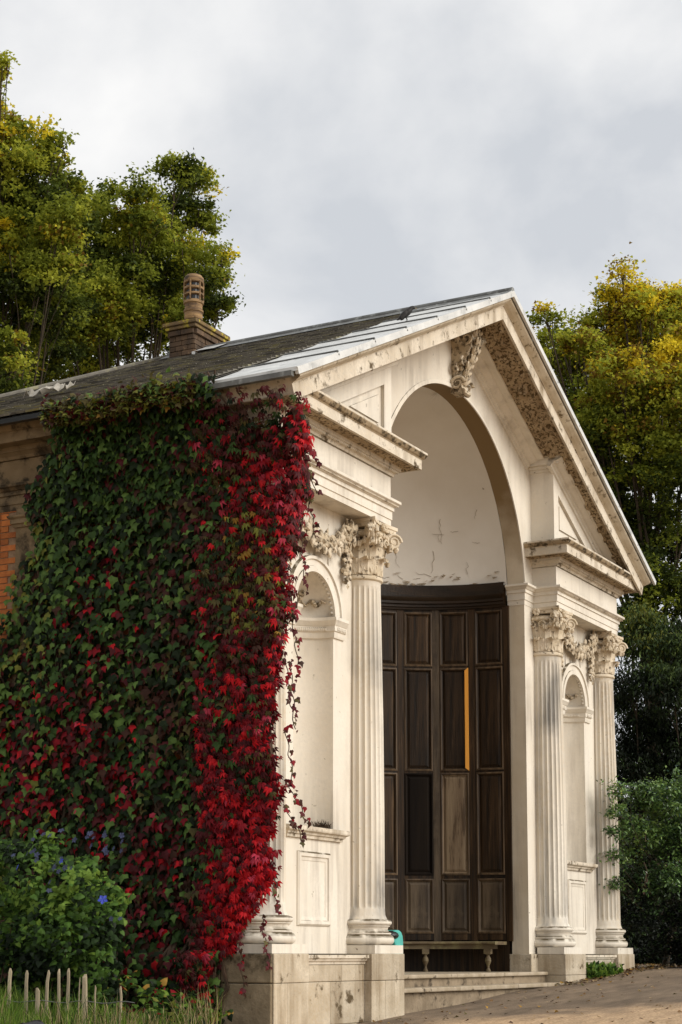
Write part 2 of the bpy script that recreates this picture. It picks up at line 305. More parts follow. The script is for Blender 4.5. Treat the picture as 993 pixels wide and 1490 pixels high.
w.sweep([(-.004,-BY+.002),(.05,-BY+.002),(.05,-BY+.012),(.012,-BY+.02),(-.004,-BY+.02)], [(-AR, 5.4)]+[p for p in arcp if p[1] > 5.42]+[(AR, 5.4)], (1,0,0),(0,0,1),(0,-1,0))
w.build('archivolt_bead', m_cream, PAV)
# flank walls with niches
NX, NH, NS, N0 = 4.12, .46, 3.81, 1.38
w = MB(); arch_hole_wall(w, 2.74, 5.40, NX, NH, NS, N0, 0, lambda x: 5.07, WY, 20)
# pier front between arch wall and column wall
w.add([(2.76,BY,0),(2.76,WY-.001,0),(2.76,WY-.001,5.07),(2.76,BY,5.07)], [(0,1,2,3)])
# niche interior : half cylinder and quarter sphere
def niche(w, x, hw, z0, zs, y, dep, n=20, mm=0):
    for i in range(n):
        a, c = pi*i/n, pi*(i+1)/n
        pa, pc = (x-hw*cos(a), y+dep*sin(a)), (x-hw*cos(c), y+dep*sin(c))
        w.add([(*pa,z0),(*pc,z0),(*pc,zs),(*pa,zs)], [(0,1,2,3)], mm)
        for j in range(8):
            t0, t1 = pi/2*j/8, pi/2*(j+1)/8
            P = lambda al, t: (x-hw*cos(al)*cos(t), y+dep*sin(al)*cos(t), zs+hw*sin(t))
            w.add([P(a,t0),P(c,t0),P(c,t1),P(a,t1)], [(0,1,2,3)], mm)
    w.add([(x-hw*cos(pi*i/n), y+dep*sin(pi*i/n), z0) for i in range(n+1)], [tuple(range(n+1))], mm)
niche(w, NX, NH, N0, NS, WY, .46)
w.box(5.0, 5.40, WY+.3, YB, gz(0)-1, 5.99); w.box(5.385, 5.40, WY, WY+.31, 0, 5.07)
both(w, 'flank_wall', m_cream, smooth=True)
w = MB(); w.box(-5.39, 5.39, YB-.3, YB, -1.2, 5.99); w.build('rear_wall', m_cream, PAV)

# niche trim
for sgn in (1, -1):
    X = NX*sgn
    im = [(-.02,0),(.02,0),(.03,.03),(.03,.07),(.045,.075),(.045,.135),(.06,.15),(.075,.19),(.08,.195),(.08,.23),(-.02,.23)]
    inner = [(X+NH*cos(a), WY+.46*sin(a)) for a in [pi*i/18 for i in range(19)]]
    pth = [(X+NH+.24, WY)]+inner+[(X-NH-.24, WY)]
    q = MB(); q.sweep([(a, bb+3.58) for a, bb in im], pth)
    for i in range(3, 54):          # egg and dart
        t = i/56; a = pi*t; q.lump((X+(NH-.048)*cos(a), WY+(.46-.048)*sin(a), 3.68), (.014, .014, .024), nu=6, nv=4)
    for k in range(6):
        for s2 in (1, -1): q.lump((X+s2*(NH+.03+.035*k), WY-.048, 3.68), (.013, .014, .024), nu=6, nv=4)
    q.build('niche_impost', m_cream, PAV, smooth=True)
    q = MB(); arcn = [(X-NH*cos(pi*i/28), NS+NH*sin(pi*i/28)) for i in range(29)]
    q.sweep([(-.012,-WY),(-.012,-WY+.035),(.05,-WY+.035),(.055,-WY+.022),(.125,-WY+.022),(.13,-WY+.045),(.165,-WY+.045),(.175,-WY)], arcn, (1,0,0),(0,0,1),(0,-1,0))
    for i in range(1, 24):          # scalloped edge of the shell head
        a = pi*i/24; q.lump((X-(NH-.008)*cos(a), WY+.012, NS+(NH-.008)*sin(a)), (.020, .024, .020), nu=6, nv=4)
    q.build('niche_archivolt', m_cream, PAV, smooth=True)
    q = MB()
    q.sweep([(0,1.25),(.03,1.25),(.035,1.28),(.055,1.29),(.06,1.31),(.095,1.325),(.10,1.34),(.10,1.375),(0,1.382)], [(X+.60,WY+.01),(X+.60,WY),(X-.60,WY),(X-.60,WY+.01)])
    q.build('niche_sill', m_corn, PAV)
    q = MB(); R = [(X-.37,.30),(X-.37,1.11),(X+.37,1.11),(X+.37,.30)]
    q.sweep([(-.10,-WY),(-.10,-WY+.006),(-.06,-WY+.012),(-.055,-WY+.028),(-.02,-WY+.03),(0,-WY+.012),(0,-WY)], R, (1,0,0),(0,0,1),(0,-1,0), closed=True)
    q.build('wall_panel_moulding', m_cream, PAV)
    # carved garland inside the niche head and shell ribs
    q = MB()
    for i in range(60):
        a = pi*(.06+.88*i/59); z = NS+.17+.035*sin(i*.9)*random.uniform(.3,1); R0 = .42*cos(.33)
        sc = 1.5 if i % 14 > 9 else .8
        q.lump((X-R0*cos(a), WY+R0*sin(a), z), (.022*sc, .022*sc, .018*sc), nu=6, nv=4, jit=.25)
    for k in (-.5, -.15, .25, .6):
        for i in range(7):
            a = pi/2+k+random.uniform(-.1,.1); t = .62+random.uniform(-.12,.12)
            q.lump((X-.43*cos(a)*cos(t), WY+.43*sin(a)*cos(t), NS+.43*sin(t)), random.uniform(.012,.03), nu=6, nv=4, jit=.3)
    q.build('niche_head_carving', m_carve, PAV, smooth=True)
    # festoon above the niche
    def petals(q, c, r, n=5, nrm=Vector((0,-1,0)), lift=.02):
        t = nrm.cross(Vector((0,0,1))).normalized(); u = Vector((0,0,1)); a0 = random.random()*6
        for k in range(n):
            a = a0+2*pi*k/n; d = t*cos(a)+u*sin(a); M = Matrix((d, nrm, d.cross(nrm))).transposed()
            q.lump(Vector(c)+d*r*.62+nrm*lift*.4, (r*.62, r*.2, r*.32), M, nu=7, nv=4, jit=.08)
        q.lump(Vector(c)+nrm*lift, (r*.26, r*.26, r*.26), nu=6, nv=4)
    q = MB()
    for i in range(40):
        t = -1+2*i/39; x = X+t*.80; z = 4.60+.34*t*t+random.uniform(-.04,.04)
        if i % 3 == 1: petals(q, (x, WY-.07-random.random()*.05, z), random.uniform(.10,.15), random.choice((4,5,6)), lift=.03)
        else:
            for k in range(2):
                a = random.random()*6.28; d = Vector((cos(a), -.5, sin(a))).normalized(); M = Matrix((d, Vector((0,-1,0)), d.cross(Vector((0,-1,0))))).transposed()
                q.lump(Vector((x, WY-.05, z))+d*.05, (.10, .022, .036), M, nu=7, nv=4, jit=.12)
    for s2 in (-1, 1):
        for i in range(16):
            z = 4.92-i*.047; sc = 1.1 if i < 12 else (16-i)/4*.9+.15; x = X+s2*(.70-.03*(i/16))
            if i % 3 == 0: petals(q, (x, WY-.07, z), .085*sc, 5)
            else: q.lump((x+random.uniform(-.04,.04)*sc, WY-.05, z), (.05*sc,.04*sc,.035*sc), nu=7, nv=4, jit=.25)
    q.build('festoon', m_carve, PAV, smooth=True)

# entablature ----------------------------------------------------
arch_prof = [(-.12,5.06),(.006,5.06),(.006,5.13),(.018,5.135),(.018,5.235),(.036,5.24),(.036,5.285),(.05,5.29),(.075,5.315),(.095,5.325),(.10,5.33),(.10,5.36),(-.12,5.37)]
fri_prof = [(-.12,5.34),(.004,5.34),(.004,5.66),(.03,5.665),(.045,5.70),(.085,5.73),(.10,5.735),(.10,5.765),(.115,5.79),(.245,5.80),(.245,5.785),(.285,5.785),(.285,5.905),(.30,5.91),(.315,5.925),(.335,5.965),(.34,5.97),(.34,5.992),(-.12,6.0)]
pA = [(-AR,DY),(-AR,BY),(-2.74,BY),(-2.74,AY),(-5.42,AY),(-5.42,.86)]
pF = [(-2.74,BY+.1),(-2.74,AY),(-5.42,AY),(-5.42,.86)]
side_path = [(-5.42,.863),(-5.42,YB)]
# travel so that the left normal points outwards: reversed paths
w = MB(); w.sweep(arch_prof, [(-x if 0 else x, y) for x, y in pA]); 
w.box(-5.40, -2.75, AY+.02, WY+.05, 5.062, 5.36)
both(w, 'architrave', m_cream)
w = MB(); w.sweep(fri_prof[:4]+[(-.12,5.67)], pF); w.box(-5.40, -2.75, AY+.02, BY+.1, 5.36, 5.99); both(w, 'frieze', m_cream)
w = MB(); w.sweep([(-.12,5.66)]+fri_prof[2:], pF); both(w, 'cornice', m_corn)
w = MB(); w.sweep(arch_prof, side_path); w.sweep(fri_prof[:4]+[(-.12,5.67)], side_path); both(w, 'side_architrave', m_grimeshade)
w = MB(); w.sweep([(-.12,5.66)]+fri_prof[2:], side_path); both(w, 'side_cornice', m_grimeshade)
w = MB(); w.sweep([(.118,5.79),(.118,5.772),(.150,5.785),(.18,5.775),(.21,5.788),(.243,5.78),(.243,5.797)], pF); both(w, 'cornice_soffit', m_soff)
w = MB(); w.sweep([(.286,5.96),(.286,5.912),(.303,5.911),(.320,5.925),(.338,5.958),(.338,5.966)], pF); both(w, 'cornice_cyma', m_dirt)
# little egg ornament under the architrave lip and on the bed mould
w = MB()
for i in range(110):
    w.lump((-2.66-(i+.5)*2.84/110, AY-.066, 5.305), (.010,.016,.016), nu=5, nv=3)
for i in range(75):
    w.lump((-2.68-(i+.5)*2.8/75, AY-.075, 5.715), (.014,.018,.02), nu=5, nv=3)
for o_ in both(w, 'egg_ornament', m_corn): o_['kind'] = 'stuff'
# pediment -------------------------------------------------------
rp = [(-.035,.36),(-.075,.36),(-.085,.345),(-.11,.30),(-.125,.262),(-.135,.262),(-.135,.25),(-.305,.25),(-.305,.215),(-.25,.21),(-.235,-.50),(-.035,-.50)]
xe = 5.80
w = MB(); w.sweep([(h, p) for h, p in rp], [(-xe, rz(xe)), (0, RT), (xe, rz(xe))], (1,0,0),(0,0,1),(0,-1,0)); w.build('raking_cornice', m_corn, PAV)
w = MB(); w.sweep([(-.045,.3635),(-.076,.3635),(-.087,.349),(-.112,.304),(-.127,.266),(-.133,.266),(-.133,.255),(-.045,.255)], [(-xe, rz(xe)), (0, RT), (xe, rz(xe))], (1,0,0),(0,0,1),(0,-1,0)); w.build('raking_cyma', mat('spotted_cyma_paint', (.62, .55, .43), (.48, .40, .285), 3, rough=.85, bump=.6, bscale=20, spots=(.15, .11, .06), spot_scale=8, spot_lo=.56, spot_hi=.66), PAV)
w = MB(); w.sweep([(.03,.415),(-.045,.415),(-.045,.38),(-.033,.372),(.02,.372)], [(-xe-.1, rz(xe+.1)), (0, RT), (xe+.1, rz(xe+.1))], (1,0,0),(0,0,1),(0,-1,0)); w.build('lead_verge', m_lead, PAV)
# decayed soffit of the rake: rough leafy relief
for sg in (-1, 1):
    w = MB(); nu, nv = 170, 20
    n = Vector((sin(atan2(RH,1))*sg, 0, cos(atan2(RH,1)))); V = []
    rr_ = random.Random(3)
    ph = [(rr_.uniform(4,22), rr_.uniform(-20,20), rr_.uniform(0,6)) for _ in range(14)]
    for i in range(nu+1):
        x = sg*(.02+5.3*i/nu)
        for j in range(nv+1):
            y = -.20+.40*j/nv; h = -.262
            e_ = min(1, j/2, (nv-j)/2, i/2)
            d = sum(sin(a*x*1.6+b_*y*1.6+c) for a, b_, c in ph)/14
            if abs(x) > 2.68 and y > -.06: h = -.235; e_ = 0
            p = Vector((x, y, rz(x)))+n*(h-.028*max(0, d*5+rr_.uniform(-.6,.6))*e_); V.append(p)
    w.add(V, [(i*(nv+1)+j, (i+1)*(nv+1)+j, (i+1)*(nv+1)+j+1, i*(nv+1)+j+1) for i in range(nu) for j in range(nv)])
    w.build('carved_soffit', m_soff, PAV, fix=False)
    q = MB(); q.sweep([(-.25,-.195),(-.275,-.195),(-.285,-.205),(-.285,-.30),(-.255,-.36),(-.25,-.475)], [(0,RT),(2.7,rz(2.7))] if sg > 0 else [(-2.7,rz(2.7)),(0,RT)], (1,0,0),(0,0,1),(0,-1,0)); q.build('soffit_cyma', m_cream, PAV)
bed = lambda y: [(-.23,-y-.03),(-.23,-y+.175),(-.275,-y+.175),(-.285,-y+.15),(-.295,-y+.145),(-.325,-y+.085),(-.33,-y+.06),(-.365,-y+.055),(-.375,-y+.03),(-.41,-y+.025),(-.415,-y+.01),(-.415,-y-.03)]
w = MB(); w.sweep(bed(BY), [(-2.72, rz(2.72)), (0, RT), (2.72, rz(2.72))], (1,0,0),(0,0,1),(0,-1,0)); w.build('tympanum_bed_moulding', m_cream, PAV)
w = MB(); w.sweep([(-a*0+a, b_) for a, b_ in bed(AY)], [(-5.5, rz(5.5)), (-2.715, rz(2.715))], (1,0,0),(0,0,1),(0,-1,0))
zc = rz(2.7); w.box(-2.72, -2.60, AY-.12, BY, zc-.33, zc-.23); w.box(-2.72, -2.65, AY-.06, BY, zc-.375, zc-.331); w.box(-2.72, -2.68, AY-.025, BY, zc-.42, zc-.376)
both(w, 'block_bed_moulding', m_cream)
# upper flank blocks with recessed triangular panels
w = MB(); o = [(-2.70,5.95),(-5.36,5.95),(-5.36,rz(5.36,.2)),(-2.70,rz(2.70,.2))]; h = [(-2.89,6.20),(-4.06,6.20),(-2.89,6.77)]
F = lambda p, y: (p[0], y, p[1])
w.add([F(p, AY) for p in o]+[F(p, AY) for p in h], [(0,1,5,4),(1,2,5),(2,3,6,5),(3,0,4,6)])
w.add([F(p, AY) for p in h]+[F(p, AY+.045) for p in h], [(0,1,4,3),(1,2,5,4),(2,0,3,5),(3,4,5)])
hi = [(-2.99,6.27),(-3.72,6.27),(-2.99,6.62)]
w.add([F(p, AY+.05) for p in hi]+[F(p, AY+.022) for p in hi], [(0,1,4,3),(1,2,5,4),(2,0,3,5),(3,4,5)])
w.add([F(o[3], AY), F(o[0], AY), F(o[0], BY+.05), F(o[3], BY+.05)], [(0,1,2,3)])
w.box(-4.06,-2.89, AY+.01, AY+.05, 6.20, 6.225)
both(w, 'upper_wall_block', m_cream)
# keystone console ------------------------------------------------
w = MB(); prof = []
K = [(8.36,.30),(8.2,.36),(8.0,.33),(7.8,.22),(7.62,.13),(7.48,.12),(7.38,.16),(7.30,.12)]
for sx in (-1, 1):
    pts = [(z, d) for z, d in K]
    V = [(sx*(.17-.04*(8.36-z)), BY-d*.9, z) for z, d in pts]+[(sx*(.17-.04*(8.36-z)), BY+.02, z) for z, d in pts]; n = len(pts)
    w.add(V, [(i,i+1,n+i+1,n+i) for i in range(n-1)])
V = [(sx*(.17-.04*(8.36-z)), BY-d*.9, z) for z, d in K for sx in (-1,1)]; w.add(V, [(2*i,2*i+1,2*i+3,2*i+2) for i in range(len(K)-1)]); 
z, d = K[-1]; w.add([(-.12,BY-d*.9,z),(.12,BY-d*.9,z),(.12,BY,z),(-.12,BY,z)], [(0,1,2,3)])
def scroll(q, c, ax1, ax2, r0, turns=1.6, t=.03, n=26, depth=None, flip=1):
    ax1, ax2 = Vector(ax1), Vector(ax2); pts = []; rad = []
    for i in range(n+1):
        s_ = i/n; a = 2*pi*turns*s_*flip; r = r0*(1-s_)**.8+.012; pts.append(Vector(c)+ax1*cos(a)*r+ax2*sin(a)*r); rad.append(t*(1-.55*s_))
    q.tube(pts, rad, 6)
for sx in (-1, 1):
    scroll(w, (sx*.19, BY-.10, 7.44), (0,-1,0), (0,0,1), .095, t=.03); scroll(w, (sx*.21, BY-.24, 8.12), (0,-1,0), (0,0,1), .13, t=.034)
    scroll(w, (sx*.15, BY-.17, 7.78), (sx,0,0), (0,0,1), .07, t=.024); scroll(w, (sx*.21, BY-.10, 7.70), (sx,0,0), (0,0,-1), .06, t=.022)
for k, (z, d) in enumerate(((8.22,.36),(8.08,.37),(7.95,.33),(7.83,.27),(7.72,.21),(7.6,.17),(7.5,.15))):
    for sx in (-1, 0, 1):
        M = Matrix.Rotation(sx*.7, 3, 'Y') @ Matrix.Rotation(.5, 3, 'X'); w.lump((sx*.08, BY-d*.9-.015, z), (.045, .03, .085), M, nu=7, nv=5, jit=.1)
        w.lump((sx*.13, BY-d*.7, z-.05), (.03,.03,.04), nu=6, nv=4, jit=.2)
w.tube([(-.13,BY-.15,7.32),(.13,BY-.15,7.32)], .05, 8)
w.v = [(x*.74, y, 8.46+(z-8.36)*.885) for x, y, z in w.v]; w.build('keystone', m_carve, PAV, smooth=True)

# columns --------------------------------------------------------
def column_shaft():
    q = MB(); nf = 24; per = 6; n = nf*per; rings = []
    for z, r, dpt in ((.36,.335,0),(.39,.30,0),(.44,.278,0),(.50,.274,0),(.515,.274,.4),(.54,.274,.85),(.58,.2735,1),(1.6,.272,1),(2.6,.264,1),(3.5,.249,1),(4.18,.237,1),(4.23,.2365,.85),(4.27,.236,.35),(4.285,.236,0),(4.33,.236,0),(4.345,.246,0)):
        rings.append([((r-dpt*.021*max(0, sin(pi*((i % per)/per)))**.6*(1 if i % per else 0))*cos(2*pi*(i-per/2)/n), (r-dpt*.021*max(0, sin(pi*((i % per)/per)))**.6*(1 if i % per else 0))*sin(2*pi*(i-per/2)/n), z) for i in range(n)])
    V = [p for R in rings for p in R]; q.add(V, [(k*n+i, k*n+(i+1) % n, (k+1)*n+(i+1) % n, (k+1)*n+i) for k in range(len(rings)-1) for i in range(n)])
    return q
def column_base():
    q = MB(); P = [(.20,0),(.385,0),(.385,.075)]
    q.box(-.36,.36,-.36,.05,0,.095)
    P = [(.30,.09)]+[(.325+.055*cos(a), .155+.06*sin(a)) for a in [radians(t) for t in range(-80, 91, 20)]]+[(.345,.222),(.345,.235),(.318,.25),(.305,.275),(.312,.30),(.33,.308),(.33,.318)]
    P += [(.318+.035*cos(a), .352+.032*sin(a)) for a in [radians(t) for t in range(-80, 91, 20)]]+[(.31,.388),(.30,.392),(.2,.392)]
    q.lathe(P, n=48); return q
def capital():
    q = MB(); q.lathe([(.22,4.33),(.246,4.34),(.262,4.355),(.265,4.375),(.255,4.395),(.235,4.40),(.232,4.42),(.228,4.6),(.238,4.75),(.27,4.88),(.30,4.93),(.20,4.95)], n=40)
    def leaf(a, z0, h, wd, r0, cur):
        rows, cols = 11, 7; V = []
        for i in range(rows):
            t = i/(rows-1)
            if t < .72: r = r0+.012+.05*t*t; z = z0+h*t/.72*.94
            else: s_ = (t-.72)/.28; r = r0+.038+cur*sin(s_*pi*.62); z = z0+h*(.94+.09*sin(s_*pi)-.14*s_*s_)
            ww = wd*(.80+.28*sin(t*pi*1.0)+.16*abs(sin(t*pi*3.5)))*(1 if t < .75 else 1-(t-.75)*2.6)
            for j in range(cols):
                s2 = (j/(cols-1)*2-1); aa = a+s2*ww/r*.5
                rr2 = r+.018*(1-abs(s2))**.5-.012*abs(sin(s2*pi*1.5))+.012*abs(s2)*sin(t*pi*7); V.append((rr2*cos(aa), rr2*sin(aa), z+.012*abs(s2)*sin(t*22)))
        q.add(V, [(i*cols+j, i*cols+j+1, (i+1)*cols+j+1, (i+1)*cols+j) for i in range(rows-1) for j in range(cols-1)])
        q.add([(x*.97, y*.97, z) for x, y, z in V], [(i*cols+j, (i+1)*cols+j, (i+1)*cols+j+1, i*cols+j+1) for i in range(rows-1) for j in range(cols-1)])
    for k in range(8): leaf(k*pi/4, 4.405, .20, .19, .232, .075); leaf(k*pi/4+pi/8, 4.42, .37, .18, .236, .095)
    # echinus band, abacus with concave sides
    q.lathe([(.26,4.84),(.31,4.86),(.325,4.885),(.31,4.91),(.27,4.92)], n=40)
    for k in range(30): a = 2*pi*k/30; q.lump((.315*cos(a), .315*sin(a), 4.885), (.02,.02,.026), nu=6, nv=4)
    pts = []
    for k in range(4):
        a = -pi/4+k*pi/2
        for j in range(5):
            s_ = j/8; c0 = Vector((cos(a), sin(a)))*.50; c1 = Vector((cos(a+pi/2), sin(a+pi/2)))*.50; p = c0.lerp(c1, .05+.9*s_); inn = (c0+c1).normalized(); p = p-inn*.075*sin(pi*s_); pts.append(p)
    n = len(pts); V = [(p.x*sc, p.y*sc, z) for z, sc in ((4.965,.93),(4.985,.95),(5.01,.955),(5.015,1),(5.055,1)) for p in pts]
    q.add(V, [(k*n+i, k*n+(i+1) % n, (k+1)*n+(i+1) % n, (k+1)*n+i) for k in range(4) for i in range(n)]+[tuple(range(n))[::-1], tuple(4*n+i for i in range(n))])
    # corner volutes
    for k in range(4):
        a = pi/4+k*pi/2; d = Vector((cos(a), sin(a), 0)); s_ = Vector((-sin(a), cos(a), 0)); c = d*.40+Vector((0,0,4.865))
        for sd in (-1, 1):
            scroll(q, c+s_*.045*sd, d, (0,0,1), .085, 1.9, .021, 30, flip=1)
        q.lathe([(0,0)], n=3) if False else None
        M = Matrix((d, s_, Vector((0,0,1)))).transposed(); q.lump(c, (.088, .048, .088), M, nu=12, nv=8)
        q.tube([d*.24+Vector((0,0,4.70)), d*.27+Vector((0,0,4.82)), d*.33+Vector((0,0,4.93)), c+Vector((0,0,.09))+d*.0, c+d*.085+Vector((0,0,.03))], [.03,.04,.045,.05,.03], 7)
        q.lump(d*.44+Vector((0,0,4.78)), (.035,.035,.05), nu=6, nv=4, jit=.2)
        for t in (-.3, .3): q.lump(d*.36+s_*t*.2+Vector((0,0,4.79)), (.03,.03,.05), nu=6, nv=4, jit=.25)
    for k in range(4):  # central flowers on the abacus and inner helices
        a = k*pi/2; d = Vector((cos(a), sin(a), 0)); s_ = Vector((-sin(a), cos(a), 0)); c = d*.315+Vector((0,0,4.985))
        for j in range(6): b_ = j*pi/3; q.lump(c+(s_*cos(b_)+Vector((0,0,1))*sin(b_))*.032, (.026,.026,.026), nu=6, nv=4)
        for sd in (-1, 1): scroll(q, d*.30+s_*.07*sd+Vector((0,0,4.80)), s_*sd, (0,0,1), .045, 1.3, .015, 16)
    return q
cs, cb, cc = column_shaft(), column_base(), capital()
def finish(o, sm=True):
    o.data.polygons.foreach_set('use_smooth', [True]*len(o.data.polygons)); o.data.set_sharp_from_angle(angle=radians(42))
me_s, me_b, me_c = cs.mesh('column', m_shaft), cb.mesh('column_base', m_cream), cc.mesh('capital', m_carve)
m_cap = mat('capital_paint', (.68, .59, .46), (.52, .43, .30), 5, rough=.8, bump=.4, bscale=30, spots=(.10, .07, .04), spot_scale=13, spot_lo=.57, spot_hi=.65); me_c.materials[0] = m_cap
for me in (me_s, me_b, me_c):
    me.polygons.foreach_set('use_smooth', [True]*len(me.polygons)); me.set_sharp_from_angle(angle=radians(35))
for x in (-XC[1], -XC[0], XC[0], XC[1]):
    c = bpy.data.objects.new('column', me_s); S.collection.objects.link(c); c.parent = PAV; c.location = Vector((x, WY, 0))-PAV.location
    for nm, me in (('column_base', me_b), ('capital', me_c)):
        d = bpy.data.objects.new(nm, me); S.collection.objects.link(d); d.parent = c

# pedestals, plinth and their stones ------------------------------
PLS = {}
for s_ in (-1, 1):
    PL = MB(); pg = [(2.42,.47),(2.42,.8),(5.0,.8),(5.0,YB),(5.60,YB),(5.60,.05),(5.0,.05),(5.0,.14),(2.66,.14),(2.66,.47)]; n_ = len(pg)
    PL.add([(s_*x, y, z) for z in (-1.3,-.01) for x, y in pg], [tuple(range(n_)), tuple(n_+i for i in range(n_))]+[(i,(i+1) % n_,n_+(i+1) % n_,n_+i) for i in range(n_)])
    PLS[s_] = PL.build('plinth', m_stone, PAV)
plinth = PLS[1]
def blk(x0, x1, y0, y1, z0, z1, mt=None, bev=.008):
    q = MB(); j = .004; g_ = .002
    q.box(x0+g_, x1-g_, y0+random.uniform(0,j), y1, z0+g_, z1-g_); o = q.build('stone_block', mt or m_stone2, plinth, bevel=bev, fix=False); return o
courses = [(-1.25,-.76),(-.76,-.30),(-.30,0)]
for s_ in (-1, 1):
    plinth = PLS[s_]
    for ci, (z0, z1) in enumerate(courses):
        mt = m_stone2
        for (a, b_, y0) in ((2.61,3.45,0),(4.89,5.65,0)):
            cut = .2 if ci == 1 else 0
            xs_ = [a, b_] if ci != 1 else [a, a+.58*(b_-a), b_]
            for i in range(len(xs_)-1):
                q = sorted((s_*xs_[i], s_*(xs_[i+1]-(.03 if s_ < 0 and xs_[i+1] == 5.65 else 0)))); blk(q[0], q[1], y0, .62, z0, z1, mt)
        zt = z1-.115 if ci == 2 else z1
        for x0, x1 in ((3.45, 3.45+.55+.25*(ci % 2)), (3.45+.55+.25*(ci % 2), 4.89)):
            q = sorted((s_*x0, s_*x1)); blk(q[0], q[1], .09, .62, z0, zt, mt)
        q = sorted((s_*2.36, s_*2.615)); blk(q[0], q[1], .42, .8, z0, z1, mt)
        y = (.012 if s_ < 0 else .62)
        blkx = sorted((s_*5.0, s_*5.65)); 
        while y < (7 if s_ < 0 else 3):
            l = random.uniform(.42,.66) if y > .1 or s_ > 0 else .61; q = MB(); jx = random.uniform(0,.006)
            xx = (-5.65+jx, -5.0 if y > .6 else -5.624) if s_ < 0 else (5.0, 5.65-jx)
            q.box(xx[0], xx[1], y+.005, y+l-.005, z0+.005, z1-.005); q.build('stone_block', m_stone, plinth, bevel=.012, fix=False); y += l
    q = MB(); q.sweep([(-.03,-.115),(.01,-.115),(.015,-.085),(.035,-.08),(.045,-.055),(.06,-.05),(.06,-.015),(.0,-.004),(-.03,-.004)], [(s_*4.886,.09),(s_*3.454,.09)] if s_ > 0 else [(s_*3.454,.09),(s_*4.886,.09)])
    q.build('plinth_moulding', m_corn, PAV)

# the alcove: apse, dome, panelling, bench, steps ------------------
R0 = 2.35; CY = .75; TOPW = 5.40
w = MB(); nA, nB = 64, 28; Rd = 2.385; zc = 5.22
for i in range(nA):
    for j in range(nB):
        def P(i, j):
            a, t = pi*i/nA, pi/2*j/nB; k = 1+.0015*sin(i*1.3+j*2)
            return (Rd*k*cos(a)*cos(t), CY-.02+Rd*k*sin(a)*cos(t), zc+Rd*k*sin(t))
        w.add([P(i,j),P(i+1,j),P(i+1,j+1),P(i,j+1)], [(0,1,2,3)])
w.build('dome', m_dome, PAV, smooth=True)
# cracks and flaking plaster edges
w = MB(); rc = random.Random(11)
def dome_pt(a, t, k=.997): return Vector((Rd*k*cos(a)*cos(t), CY-.02+Rd*k*sin(a)*cos(t), zc+Rd*k*sin(t)))
for a0_, t0_, n_, da, dt in ((.395,.40,4,.03,.002),(.43,.40,4,.005,-.02),(.48,.14,8,.02,.006),(.75,.13,7,.018,-.004),(.25,.15,6,-.006,.02),(.42,.50,9,.0,-.022),(.47,.30,7,.004,-.03),(.30,.42,6,.018,.003),(.72,.38,12,-.004,-.024),(.16,.34,5,.02,.002),(.55,.13,6,.014,.004),(.30,.12,5,.016,-.003),(.66,.12,5,.02,.004),(.15,.55,6,.002,-.02)):
    pts = []; a, t = a0_, t0_
    for i in range(n_):
        pts.append(dome_pt(a, t)); a += da*.8+rc.uniform(-.012,.012); t += dt*.8+rc.uniform(-.008,.008)
    w.tube(pts, [.0032*(1-.6*i/n_) for i in range(n_)], 4)
for k in range(28):
    a = rc.uniform(.03,1.0); t = .085+rc.random()**2*.09; c = dome_pt(a, t, .994); n_ = Vector((-cos(a), -sin(a), -.3))
    M = Matrix.Rotation(rc.uniform(0,3), 3, n_); tv = Vector((-sin(a), cos(a), 0)); l_ = rc.uniform(.015,.07)
    w.add([c-tv*l_, c+tv*l_*.8+Vector((0,0,rc.uniform(-.02,.02))), c+n_*.03+Vector((0,0,-rc.uniform(.01,.03)))+tv*rc.uniform(-.02,.02)], [(0,1,2)])
w.build('plaster_crack', mat('dark_crack_plaster', (.19,.145,.09), (.33,.27,.2), 30, rough=.9), PAV, fix=False)['kind'] = 'stuff'
# wood lining
def ang(a, r, z): return (r*cos(a), CY+r*sin(a), z)
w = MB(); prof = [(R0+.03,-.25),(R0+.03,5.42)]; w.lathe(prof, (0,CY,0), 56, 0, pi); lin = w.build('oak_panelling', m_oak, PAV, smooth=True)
w = MB(); cp = [(R0+.02,5.05),(R0-.03,5.05),(R0-.035,5.075),(R0-.055,5.085),(R0-.055,5.12),(R0-.085,5.13),(R0-.085,5.165),(R0-.12,5.20),(R0-.125,5.225),(R0-.05,5.24),(R0-.05,5.26),(R0-.05,5.41),(R0+.02,5.41)]
w.lathe(cp, (0,CY,0), 56, 0, pi); d = w.build('wood_cornice', mat('cornice_oak', (.012, .007, .003), (.03, .017, .008), 1.5, stretch=(1, 1, 5), rough=.45, bump=.4, spots=(.10, .055, .02), spot_scale=3, spot_lo=.58, spot_hi=.72, spot_stretch=(.4, .4, 4), spec=.3), lin, smooth=True)
NC = 14; DA = pi/NC; rows = [(4.20,5.01),(2.65,4.17),(1.13,2.62),(.29,1.08)]
hwid = R0*math.tan(DA/2)
def panel_mesh(z0, z1):
    q = MB(); h = (z1-z0)/2; wd = hwid-.055   # local: x along wall, y outwards towards the room (negative), z up, origin at centre
    R = [(-wd,-h),(-wd,h),(wd,h),(wd,-h)]
    q.sweep([(0,0),(0,.030),(-.018,.034),(-.03,.022),(-.045,.012),(-.05,0)], R, (1,0,0),(0,0,1),(0,-1,0), closed=True)
    q.m = [1 if (i_ % 6) in (1,2) else 0 for i_ in range(len(q.f))]
    a_, b_ = wd-.045, h-.045; c_, d_ = wd-.085, h-.085
    V = [(-a_,-.003,-b_),(a_,-.003,-b_),(a_,-.003,b_),(-a_,-.003,b_),(-c_,-.018,-d_),(c_,-.018,-d_),(c_,-.018,d_),(-c_,-.018,d_)]
    q.add(V, [(0,1,5,4),(1,2,6,5),(2,3,7,6),(3,0,4,7),(4,5,6,7)]); return q
pm = {}
